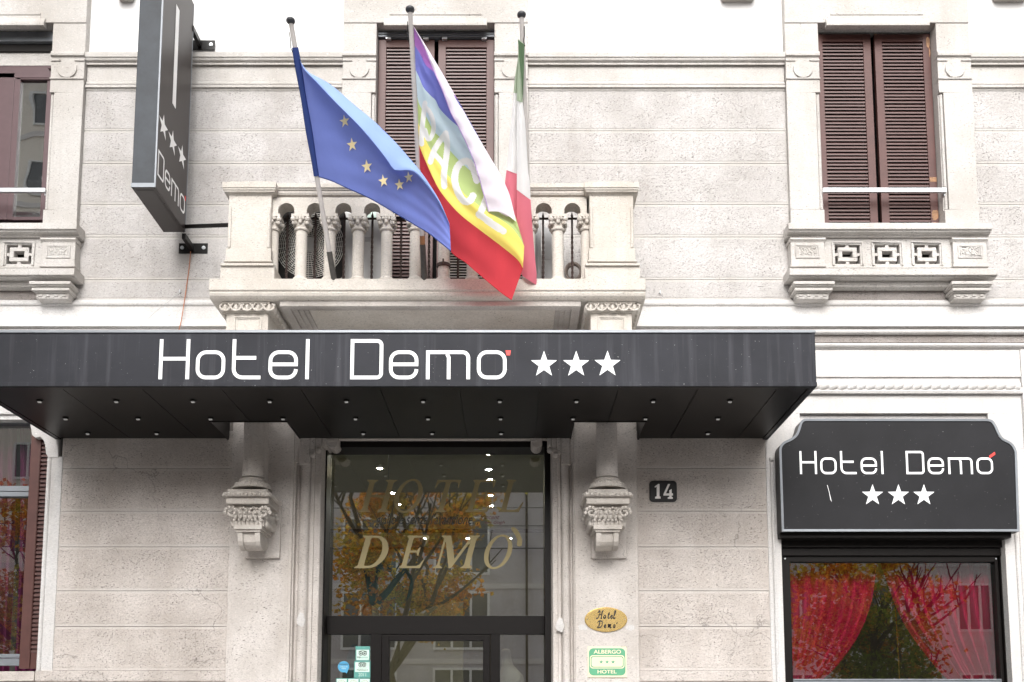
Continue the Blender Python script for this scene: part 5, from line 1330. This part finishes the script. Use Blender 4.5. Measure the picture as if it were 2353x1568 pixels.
# --- blue flag with gold stars
t = thing('blue_flag', 'blue flag with gold stars billowing from the left flagpole', 'flag', tuple(U(727, 405, -1.5)))
O = curve2([(687, 122), (689, 138), (708, 165), (735, 180), (763, 197), (813, 240), (863, 282), (913, 332), (963, 390), (988, 425), (1013, 467), (1033, 515)], NS)
Bt = curve2([(727, 405), (760, 415), (797, 432), (850, 456), (900, 485), (950, 515), (985, 536), (1010, 556), (1036, 577)], NS)
yA = Ypole('eu', 122); yB = Ypole('eu', 405); yF_ = -1.72
smp = []; mb = MB()
wv = lambda u, v: (.035 * math.sin(6.5 * u + 2.2 * v + .4) + .018 * math.sin(13 * u - 3 * v) + .007 * math.sin(26 * (v + .25 * u) + 3 * u) * (1 - .6 * u)) * min(1, u * 3)
surf(O, Bt, lambda u: yA + (yF_ - yA) * u + .015, lambda u: yB + (yF_ - yB) * u, 26, wv, 0, mb, smp)
mb.build('field', 'euB', t, smooth=True, recalc=False)
Tq = curve2([(687, 122), (690, 142), (700, 162), (728, 190), (773, 237), (823, 287), (858, 327), (890, 368), (906, 390), (931, 391), (951, 395), (971, 415), (998, 450), (1018, 485), (1033, 517)], NS)
mb = MB(); surf(O, Tq, lambda u: yA + (yF_ - yA) * u + .015 + wv(u, 0), lambda u: yA + (yF_ - yA) * u - .10 * math.sin(PI * min(1, u * 1.1) ** .8) + wv(u, 0), 8, lambda u, v: -.03 * math.sin(PI * v) + .006 * math.sin(40 * u), 0, mb)
mb.build('folded_edge', 'euF', t, smooth=True, recalc=False)  # lighter blue puts the light on the fold into the cloth colour
mb = MB(); a, b = poles['eu']
pa_ = [U(676 + (720 - 676) * k / 12, 110 + (405 - 110) * k / 12, Ypole('eu', 110 + 295 * k / 12) - .002) for k in range(13)]
p_on = []
for k in range(13):
    yy = Ypole('eu', 110 + 295 * k / 12); zt_ = Z(110 + 295 * k / 12, yy); f_ = (zt_ - a.z) / (b.z - a.z); p_on.append(a.lerp(b, f_))
mb.tube(p_on, [.029 + .003 * math.sin(k) for k in range(13)], 12); mb.build('pole_sleeve', 'euD', t, smooth=True)  # flag cloth in shadow, its shade put into the darker blue
mb = MB(); n_ = len(Bt); seam(mb, [U(p.x, p.y, yB + (yF_ - yB) * i / (n_ - 1) + wv(i / (n_ - 1), 1) - .002) for i, p in enumerate(Bt)], .005); mb.build('hem', 'euD', t)
for (cx, cy, r, ro) in ((792, 279, 15.5, -100), (809, 333, 16.5, -97), (843, 383, 16.5, -97), (881, 416, 15.5, -100), (918, 425, 14.5, -97), (939, 408, 14, -97)):
    mb = MB(); starpoly(mb, cx, cy, r, lambda x, y, l=0: U(cx + (x - cx) * .78, y, depth_of(smp, cx + (x - cx) * .78, y) - .014), rot=ro); mb.build('star', 'euS', t, recalc=False)

# --- rainbow flag
t = thing('rainbow_flag', 'rainbow flag with white letters hanging from the middle flagpole', 'flag', tuple(U(1178, 689, -1.3)))
Ofull = curve2([(951, 62), (972, 95), (1008, 154), (1050, 226.5), (1083, 287.5), (1130, 368), (1151, 403), (1172, 450), (1186, 492)], 64)
yH0, yH1, yFl = Ypole('pace', 62) - .01, Ypole('pace', 386) - .01, -1.32
K = [
 ([(951, 62), (972, 95), (1008, 154), (1050, 226.5)], 62, .33),
 ([(953, 104.6), (967, 126), (978, 149), (996, 165), (1022, 194), (1052, 230)], 104, .335),
 ([(955, 161), (964, 180), (973, 201), (989, 219.5), (1001, 231), (1010.5, 250), (1032, 273), (1053, 291), (1080, 312), (1108, 330)], 161, .56),
 ([(959, 224), (964, 241), (980, 270), (996.5, 301.5), (1010.5, 315.6), (1034, 346), (1053, 367), (1071.5, 384.6), (1092.6, 403), (1120, 428), (1150, 458), (1185, 500)], 224, .97),
 ([(961, 283), (973, 311), (989.5, 344), (1008, 375), (1027, 401), (1050.4, 426.8), (1069, 448), (1088, 463), (1106.7, 478), (1125.5, 490), (1153.6, 506.5), (1177, 525), (1193.5, 546), (1204.5, 566)], 283, 1.),
 ([(963.6, 334), (967, 344.7), (984.7, 387), (1008, 434), (1036, 471), (1064.5, 499.5), (1106.7, 532), (1153.6, 567.5), (1188.7, 596.8), (1201.6, 617)], 334, 1.),
 ([(964.5, 386), (985, 450), (1010, 520), (1036, 577), (1070, 603), (1100, 629), (1150, 671), (1176, 689)], 386, 1.)]
cur = [curve2(p, NS) for p, _, _ in K]
ycur = [(lambda u, h=Ypole('pace', hp) - .01, e=yH0 + (yFl - yH0) * fr: h + (e - h) * u) for _, hp, fr in K]
smp = []
wp_ = lambda k: (lambda u, v: (.028 * math.sin((k + v) * 2.1 + 3.2 * u) + .012 * math.sin((k + v) * 5 - 6 * u) + .006 * math.sin((k + v) * 8.5 + 2 * u)) * min(1, u * 4))
D2 = lambda P_: [(919.1 + a / 4.265, 46 + b / 4.265) for a, b in P_]
D3 = lambda P_: [(919.1 + a / 4.265, 344.7 + b / 4.265) for a, b in P_]
S = lambda P_, n=5: [tuple(p) for p in smoothline(P_, n)]
pens = [(S(D2([(245, 815), (228, 960), (214, 1100), (212, 1215)])), 11.5), (S(D2([(240, 850), (292, 905), (326, 1000), (326, 1095), (297, 1160), (268, 1160), (246, 1080)])), 10.5),
        (S(D2([(450, 1110), (385, 1195), (330, 1290), (298, 1390)])), 13), (S(D2([(448, 1115), (464, 1240), (446, 1400), (430, 1520), (435, 1630)])), 14), (S(D2([(345, 1320), (400, 1385), (435, 1440)])), 11.5),
        (S(D3([(752, 300), (720, 190), (665, 115), (595, 130), (548, 205), (538, 310), (570, 420), (625, 500), (682, 500), (716, 450)])), 16),
        (D3([(845, 480), (815, 560), (782, 632)]), 15.5), (S(D3([(775, 632), (890, 715), (1012, 795)])), 16), (S(D3([(930, 548), (985, 590), (1050, 628)])), 12)]
segs_ = [(a, b, w / 2) for P_, w in pens for a, b in zip(P_[:-1], P_[1:])]
def inked(x, y):
    for (ax, ay), (bx_, by), r in segs_:
        if x < min(ax, bx_) - r or x > max(ax, bx_) + r or y < min(ay, by) - r or y > max(ay, by) + r: continue
        dx, dy = bx_ - ax, by - ay; q = max(0, min(1, ((x - ax) * dx + (y - ay) * dy) / (dx * dx + dy * dy + 1e-9)))
        if (x - ax - q * dx) ** 2 + (y - ay - q * dy) ** 2 < r * r: return 1
    return 0
NF, NV = 240, 36
curf = [curve2(p, NF) for p, _, _ in K]
for k, (nm, mt) in enumerate((('violet_stripe', 'pV'), ('blue_stripe', 'pB'), ('pale_blue_stripe', 'pL'), ('green_stripe', 'pG'), ('yellow_stripe', 'pY'), ('red_stripe', 'pR'))):
    mb = MB(); pp = []
    def fn(u, v):
        i = int(round(u * NF)); p = curf[k][i].lerp(curf[k + 1][i], v); pp.append((p.x, p.y))
        return U(p.x, p.y, ycur[k](u) * (1 - v) + ycur[k + 1](u) * v + wp_(k)(u, v))
    mb.grid(fn, NF, NV)
    if 1 < k < 5:
        for fi, f in enumerate(mb.f): mb.m[fi] = inked(sum(pp[q][0] for q in f) / 4, sum(pp[q][1] for q in f) / 4)
    mb.build(nm, [mt, 'pW'], t, smooth=True, recalc=False)
I = curve2([(951.5, 64), (973, 105), (996, 161), (1017.6, 210), (1036, 259), (1053, 290), (1069, 323), (1088, 367), (1102, 412), (1107, 431), (1118, 467), (1122.6, 486.6)], 64)
yO = lambda u: yH0 + (yFl - yH0) * u * .97
def flapfn(u, v):
    i = int(round(u * 64)); p = Ofull[i].lerp(I[i], v); py = p.y + (-9 * math.sin(PI * v) if u > .92 else 0) * (u - .92) / .08 + (18 * (1 - v) * max(0, (u - .9) / .1))
    return U(p.x, py, yO(u) - .09 * v * min(1, u * 3) - .055 * min(1, u * 6) - .035 * math.sin(PI * v) + .004 * math.sin(60 * u) * v)
mb = MB(); mb.grid(flapfn, 64, 10); mb.build('folded_edge', 'pF', t, smooth=True, recalc=False)  # whitish lilac paints in the light on the folded violet cloth
mb = MB(); seam(mb, [flapfn(i / 64, 1) for i in range(65)], .004); mb.build('violet_hem', 'pE', t)
mb = MB(); seam(mb, [U(p.x, p.y, ycur[6](i / NS) + wp_(5)(i / NS, 1) - .003) for i, p in enumerate(cur[6]) if i > 12], .005); mb.build('red_hem', 'pR', t)

# --- green, white and red flag
t = thing('tricolour_flag', 'green, white and red flag hanging limp from the right flagpole', 'flag', tuple(U(1215, 640, -1.1)))
LO = [(1190, 89), (1190.6, 128), (1184, 172.6), (1180, 213.6), (1171, 315.6), (1164, 390.7), (1160.6, 425.6), (1166, 480), (1180, 560), (1194, 622)]
CE = [(1193, 92), (1192, 123), (1189, 177), (1187.6, 233.6), (1187.6, 320), (1187.6, 411.8), (1187.3, 485), (1191, 560), (1196, 600), (1201, 635)]
RO = [(1205, 102), (1204, 135), (1201.6, 186.7), (1201, 231), (1207.5, 292), (1213, 390), (1217, 415), (1220.4, 476), (1226, 556), (1233, 628)]
def at_y(P_, y):
    q = smoothline(P_, 10)
    for a, b in zip(q[:-1], q[1:]):
        if a.y <= y <= b.y: return a.x + (b.x - a.x) * (y - a.y) / max(1e-6, b.y - a.y)
    return q[0].x if y < q[0].y else q[-1].x
Yit = lambda y: Ypole('it', y) - .035
def itstrip(name, A, B, ya0, ya1, yb0, yb1, mat, w, nv=8, bulge=.03, off=0.):
    mb = MB()
    def fn(u, v):
        y = (ya0 + (ya1 - ya0) * u) * (1 - v) + (yb0 + (yb1 - yb0) * u) * v
        x = at_y(A, y) * (1 - v) + at_y(B, y) * v
        return U(x, y, Yit(y) - bulge * math.sin(PI * v) - off + w * math.sin(9 * u + 4 * v) * .3)
    mb.grid(fn, 30, nv); return mb.build(name, mat, t, smooth=True, recalc=False)
itstrip('green_band', LO, CE, 89, 213.6, 92, 214, 'iG', .01, off=-.03); itstrip('white_band', LO, CE, 213.6, 391, 214, 400, 'iW', .01, off=-.03); itstrip('red_band', LO, CE, 391, 622, 400, 634, 'iR', .01, off=-.03)
itstrip('green_band', CE, RO, 92, 232, 102, 236, 'iG', .01, off=.01); itstrip('white_band', CE, RO, 232, 436, 236, 460, 'iW', .01, off=.01); itstrip('red_band', CE, RO, 436, 635, 460, 656, 'iR', .01, off=.01)
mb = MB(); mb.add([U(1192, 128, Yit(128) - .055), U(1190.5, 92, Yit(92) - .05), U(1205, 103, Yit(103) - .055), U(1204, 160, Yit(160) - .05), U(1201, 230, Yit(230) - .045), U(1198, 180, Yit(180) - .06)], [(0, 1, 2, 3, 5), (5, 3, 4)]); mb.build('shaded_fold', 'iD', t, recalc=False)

# ================================================================== THINGS ON THE BALCONY
def on_floor(q): return (q[0], q[1], zfloor)
ya = -.47
x0, x1, z0, z1 = Rc(622, 877, 461, 640, ya); z0 = zfloor + .03
ac = thing('air_conditioner', 'large white air conditioning unit with a round fan grille behind the left balusters', 'air conditioner', ((x0 + x1) / 2, -.3, zfloor), 'air conditioning units on the balcony')
xs_ = X(789, 560, ya)
mb = MB(); mb.box(x0, x1, ya, ya + .3, z0, z1); mb.box(xs_ + .002, xs_ + .008, ya - .003, ya + .01, z0, z1, 1); mb.build('casing', ['acw', 'grey'], ac, bevel=.012)
mb = MB(); mb.box(x0 + .1, x0 + .2, ya + .03, ya + .28, zfloor, z0); mb.build('foot', 'grey', ac); mb = MB(); mb.box(x1 - .2, x1 - .1, ya + .03, ya + .28, zfloor, z0); mb.build('foot', 'grey', ac)
fc = U(713, 565, ya); fr = X(791, 565, ya) - fc.x - .01
mb = MB(); mb.prism(rrect(fc.x - fr - .02, max(z0 + .01, fc.z - fr - .02), fc.x + fr + .004, z1 - .012, .06), ya - .004, ya + .004); mb.build('fan_opening', 'dark', ac)
mb = MB()
for k in range(2, 19):
    r = fr * k / 17.5
    pts = [(fc.x + r * math.cos(2 * PI * q / 56), ya - .014 - .012 * (1 - (k / 18) ** 2), fc.z + r * math.sin(2 * PI * q / 56)) for q in range(56)]
    pts = [p for p in pts]
    mb.tube(pts, .0042, 4, closed=True)
for q in range(40):
    an = 2 * PI * q / 40
    mb.tube([(fc.x + fr * .22 * math.cos(an), ya - .022, fc.z + fr * .22 * math.sin(an)), (fc.x + fr * 1.02 * math.cos(an + .12), ya - .010, fc.z + fr * 1.02 * math.sin(an + .12))], .0032, 4)
mb.build('grille', 'acg', ac)
mb = MB(); mb.cyly(fc.x, fc.z, fr * .21, ya - .034, ya - .018, 32); mb.build('hub', 'acw', ac, bevel=.003)
mb = MB(); mb.pbox(838, 852, 545, 555.5, ya - .004, ya + .01); mb.build('handle_recess', 'grey', ac); 
mb = MB(); mb.pbox(840, 864, 484, 503, ya - .003, ya + .01); fq = lambda x, y, l=0: U(x, -y, ya - .0042)
text(mb, 'ER', 843.5, 852.5, -493, -488, fq, 1, off=.02); mb.build('brand_label', ['mint', 'ink'], ac, recalc=False, weld=False)
x0, x1, z0, z1 = Rc(1030, 1222, 500, 640, ya); z0 = zfloor + .03
ac2 = thing('air_conditioner', 'grey air conditioning unit with slatted grille low behind the rainbow flag', 'air conditioner', ((x0 + x1) / 2, -.3, zfloor), 'air conditioning units on the balcony')
mb = MB(); mb.box(x0, x1, ya, ya + .3, z0, z1); mb.build('casing', 'acw', ac2, bevel=.01)
mb = MB(); mb.box(x0 + .02, x1 - .1, ya - .003, ya + .01, z0 + .03, z1 - .03); mb.build('vent', 'dark', ac2)
mb = MB()
for k in range(28): zq = z0 + .035 + (z1 - z0 - .07) * k / 27; mb.box(x0 + .02, x1 - .1, ya - .012, ya - .004, zq - .004, zq + .004)
mb.build('grille', 'acg', ac2)
mb = MB(); mb.box(x0 + .1, x0 + .16, ya + .03, ya + .28, zfloor, z0); mb.build('foot', 'grey', ac2); mb = MB(); mb.box(x1 - .16, x1 - .1, ya + .03, ya + .28, zfloor, z0); mb.build('foot', 'grey', ac2)
yd_ = -.3
x0, x1, z0, z1 = Rc(1247, 1268, 522, 645, yd_)
mb = MB(); mb.prism([(x0, zfloor), (x1, zfloor), (x1, z1 - .05)] + [(x1 - (x1 - x0) * (1 - math.cos(PI / 2 * k / 6)), z1 - .05 + .05 * math.sin(PI / 2 * k / 6)) for k in range(1, 7)] + [(x0, z1)], yd_, yd_ + .1)
mb.box(x0 - .001, x1 + .001, yd_ - .002, yd_ + .09, Z(597, yd_) - .002, Z(597, yd_)); tag(mb.build('cable_duct', 'grey', bevel=.006), 'short rounded grey duct standing on the balcony floor by the right balusters', 'duct')
x0, x1, z0, z1 = Rc(1229, 1243, 470, 645, yd_); mb = MB(); mb.box(x0, x1, yd_ - .02, yd_ + .06, zfloor, z1); mb.box(x0 + .02, x0 + .03, yd_ - .026, yd_, zfloor, z1); tag(mb.build('drain_pipe', 'grey', bevel=.008), 'tall square grey drainpipe at the back of the balcony beside the short duct', 'pipe')
hc = U(1318, 622, -.45); mb = MB(); random.seed(8)
pts = []
for k in range(120):
    an = 2 * PI * k / 24; r = .078 + .010 * math.sin(k * .37); pts.append(Vector((hc.x + r * math.cos(an), -.45 + .02 * math.sin(k * .11), max(zfloor + .014, hc.z - .018 + r * 1.15 * math.sin(an)))))
mb.tube(pts, .011, 7); tag(mb.build('hose_coil', 'hose', smooth=True), 'grey coiled hose lying on the balcony floor behind the rightmost balusters', 'hose')

# ================================================================== STREET BEHIND THE CAMERA (seen in the window glass)
M['road'] = plain('asphalt', (.15, .15, .154), .9, var=.2, scale=2, bump=.1)
M['pave'] = plain('paving', (.48, .465, .45), .85, var=.1, scale=1.5)
mb = MB(); mb.box(-60, 60, -60, 12, -.3, -.13); struct(mb.build('ground', 'road'))
mb = MB(); mb.box(-60, 60, -4.2, -.02, -.129, .0); struct(mb.build('pavement', 'pave', bevel=.02))
mb = MB(); mb.box(-60, 60, -25.9, -13.2, -.129, .0); struct(mb.build('pavement', 'pave', bevel=.02))
M['bldA'] = stone('roughcast grey', (.58, .555, .58), speck=.6, grain=.0, blotch=.08, bump=.2, fine=14)
M['bldB'] = plain('ochre render', (.82, .76, .68), .9, var=.05, scale=1)
M['bldC'] = plain('pale render', (.66, .63, .62), .9, var=.05, scale=1)
M['frw'] = plain('white frame', (.78, .78, .77), .5)
M['paned'] = plain('far window pane', (.12, .125, .13), .15)
def block(name, label, x0, x1, Yf, h, mat, wx, wz, ww, wh, base=1.0):
    t = thing(name, label, 'building', ((x0 + x1) / 2, Yf - 4, 0))
    mb = MB(); mb.box(x0, x1, Yf - 8, Yf, -.1, h); mb.box(x0 - .1, x1 + .1, Yf - 8.1, Yf + .25, h, h + .4); mb.build('wall', mat, t)
    for z in wz:
        mb = MB(); mb.box(x0, x1, Yf + .001, Yf + .05, z - .55, z - .35); mb.build('string_course', 'bldC', t)
        for x in wx:
            if z > h - wh: continue
            mb = MB(); f = .09
            for a, b, c, d in ((-ww / 2, ww / 2, wh - f, wh), (-ww / 2, ww / 2, 0, f), (-ww / 2, -ww / 2 + f, f, wh - f), (ww / 2 - f, ww / 2, f, wh - f), (-ww / 6 - f / 2, -ww / 6 + f / 2, f, wh - f), (ww / 6 - f / 2, ww / 6 + f / 2, f, wh - f)): mb.box(x + a, x + b, Yf + .001, Yf + .09, z + c, z + d)
            mb.build('window_frame', 'frw', t)
            mb = MB(); mb.box(x - ww / 2 + f, x + ww / 2 - f, Yf + .002, Yf + .03, z + f, z + wh - f); mb.build('window_pane', 'paned', t)
block('apartment_building', 'grey roughcast apartment house across the street with white framed windows', -15.2, 1.6, -26.5, 10.8, 'bldA', [-13, -9.2, -5.6, -2.0], [1.2, 4.2, 7.15], 2.2, 2.3)
block('apartment_building', 'pale rendered house across the street, right of the grey roughcast one', 1.9, 30, -26.8, 10.5, 'bldC', [4, 7.5, 11, 14.5, 18, 22], [1.4, 4.9, 8.0], 1.4, 1.9)
block('apartment_building', 'tall beige apartment tower across the street to the left', -30, -15.6, -27, 39.5, 'bldB', [-28, -25, -22, -19, -16.8], [2, 5, 8, 11, 14, 17, 20, 23, 26, 29, 32, 35], 1.8, 1.5)
mb = MB(); mb.tube([(.55, -26.3, 0), (.55, -26.3, 11.5)], .05, 8); tag(mb.build('rain_pipe', 'iron'), 'thin dark rainwater pipe on the grey roughcast house across the street', 'pipe')
for i, z in enumerate((8.3, 7.7, 6.95)):
    mb = MB(); mb.tube([(-40 + 8 * k, -20, z + .15 * ((k - 5) / 5) ** 2 + .02 * k) for k in range(11)], .018, 5); tag(mb.build('tram_wire', 'ink'), 'black overhead wire along the street, %s of three' % ('highest', 'middle', 'lowest')[i], 'wire')
# autumn trees
def leafmat(name, stops):
    m, nt, b = newmat(name); p = pos(nt)
    n = noise(nt, p, .9, 3, .7); c = ramp(nt, n, stops)
    n2 = noise(nt, p, 14, 1); c = mixc(nt, c, (.02, .012, .004), ramp(nt, n2, [(.35, .7), (.6, 0.)]))
    d = nd(nt, 'ShaderNodeBsdfDiffuse'); t = nd(nt, 'ShaderNodeBsdfTranslucent'); nt.links.new(c, d.inputs[0]); nt.links.new(c, t.inputs[0])
    mx = nd(nt, 'ShaderNodeMixShader'); mx.inputs[0].default_value = .4; nt.links.new(d.outputs[0], mx.inputs[1]); nt.links.new(t.outputs[0], mx.inputs[2])
    nt.links.new(mx.outputs[0], nt.nodes['Material Output'].inputs['Surface']); nt.nodes.remove(b); return m
M['leafO'] = leafmat('orange leaves', [(.3, (.42, .42, .06)), (.44, (.66, .48, .06)), (.56, (.78, .30, .03)), (.7, (.50, .13, .02))])
M['leafG'] = leafmat('green leaves', [(.3, (.12, .20, .02)), (.5, (.26, .34, .04)), (.65, (.48, .42, .05))])
M['bark'] = plain('bark', (.05, .035, .028), .9, var=.3, scale=6)
def tree(x, y, cz, rx, rz, mat, label, seed, n=7500, ls=.17):
    rnd = random.Random(seed); t = thing('street_tree', label, 'tree', (x, y, 0), 'autumn trees across the street')
    mb = MB(); fork = cz - rz * .75
    def limb(p, d, L, r, lev):
        pts = [p]; q = p.copy(); dd = d.copy()
        for k in range(5):
            dd = (dd + Vector((rnd.uniform(-.16, .16), rnd.uniform(-.16, .16), rnd.uniform(-.02, .14)))).normalized(); q = q + dd * L / 5; pts.append(q.copy())
        mb.tube(pts, [r * (1 - .55 * k / 5) for k in range(6)], 6 if lev else 9)
        if lev < 3:
            for k in range(3 if lev else 6):
                a = rnd.uniform(0, 2 * PI); e = (dd + Vector((math.cos(a), math.sin(a), rnd.uniform(-.1, .5))) * rnd.uniform(.6, 1.1)).normalized()
                limb(pts[rnd.choice((3, 4, 5))], e, L * rnd.uniform(.5, .75), r * .5, lev + 1)
    limb(Vector((x, y, -.1)), Vector((0, 0, 1)), fork + .2, .2, 0)
    mb.build('trunk', 'bark', t, smooth=True)
    cl = []
    for k in range(46):
        v = Vector((rnd.gauss(0, 1), rnd.gauss(0, 1), rnd.gauss(0, 1))).normalized() * rnd.uniform(.45, 1.0)
        cl.append((Vector((x + v.x * rx, y + v.y * rx, cz + v.z * rz)), rnd.uniform(.35, .8)))
    mb = MB()
    for k in range(n):
        c, r = rnd.choice(cl); v = Vector((rnd.gauss(0, .5), rnd.gauss(0, .5), rnd.gauss(0, .38))) * r; p = c + v
        a = Vector((rnd.uniform(-1, 1), rnd.uniform(-1, 1), rnd.uniform(-.6, .6))).normalized(); b = a.cross(Vector((rnd.uniform(-1, 1), rnd.uniform(-1, 1), rnd.uniform(-1, 1)))).normalized()
        s = ls * rnd.uniform(.5, 1.1)
        mb.add([p - a * s * .6, p - b * s * .42 + a * s * .05, p + a * s * .6, p + b * s * .42 + a * s * .05], [(0, 1, 2, 3)])
    mb.build('crown', mat, t, recalc=False, weld=False)
tree(-3.0, -15.2, 6.6, 3.0, 2.7, 'leafO', 'orange autumn street tree reflected in the entrance door glass', 3)
tree(9.3, -15.0, 5.2, 3.2, 2.9, 'leafO', 'orange autumn street tree reflected in the shop window glass', 9)
tree(-13.4, -15.5, 5.6, 2.8, 3.0, 'leafO', 'orange autumn street tree reflected in the window at the left edge', 14)
tree(9.15, -13.6, 3.2, 1.25, 1.5, 'leafG', 'small green street tree reflected between the curtains of the shop window', 21, 3600, .12)

# ================================================================== LIGHT
SUN_EL, SUN_AZ = R(35), R(6)                              # azimuth measured from straight in front of the facade, to the left
sd = Vector((-math.sin(SUN_AZ) * math.cos(SUN_EL), -math.cos(SUN_AZ) * math.cos(SUN_EL), math.sin(SUN_EL)))
sl = bpy.data.lights.new('sun', 'SUN'); so = bpy.data.objects.new('sun', sl); COL.objects.link(so)
sl.energy = 1.05; sl.angle = R(50); sl.color = (1, .98, .965)
so.rotation_euler = sd.to_track_quat('Z', 'Y').to_euler(); so.location = sd * 60
w = bpy.data.worlds.new('World'); sc.world = w; w.use_nodes = True; nt = w.node_tree
bg = nt.nodes['Background']; sk = nt.nodes.new('ShaderNodeTexSky'); sk.sky_type = 'NISHITA'; sk.sun_disc = False
sk.sun_elevation = SUN_EL; sk.sun_rotation = math.atan2(sd.x, sd.y); sk.air_density = 1.5; sk.dust_density = 6; sk.ozone_density = 1
hs = nt.nodes.new('ShaderNodeHueSaturation'); hs.inputs['Saturation'].default_value = .12
nt.links.new(sk.outputs[0], hs.inputs['Color']); nt.links.new(hs.outputs[0], bg.inputs['Color']); bg.inputs['Strength'].default_value = .13
vs = sc.view_settings; vs.view_transform = 'Standard'; vs.look = 'None'; vs.gamma = 1; vs.exposure = .95
sc.render.engine = 'CYCLES'; sc.cycles.max_bounces = 8; sc.cycles.transparent_max_bounces = 12; sc.cycles.sample_clamp_indirect = 8; sc.cycles.caustics_reflective = False; sc.cycles.caustics_refractive = False
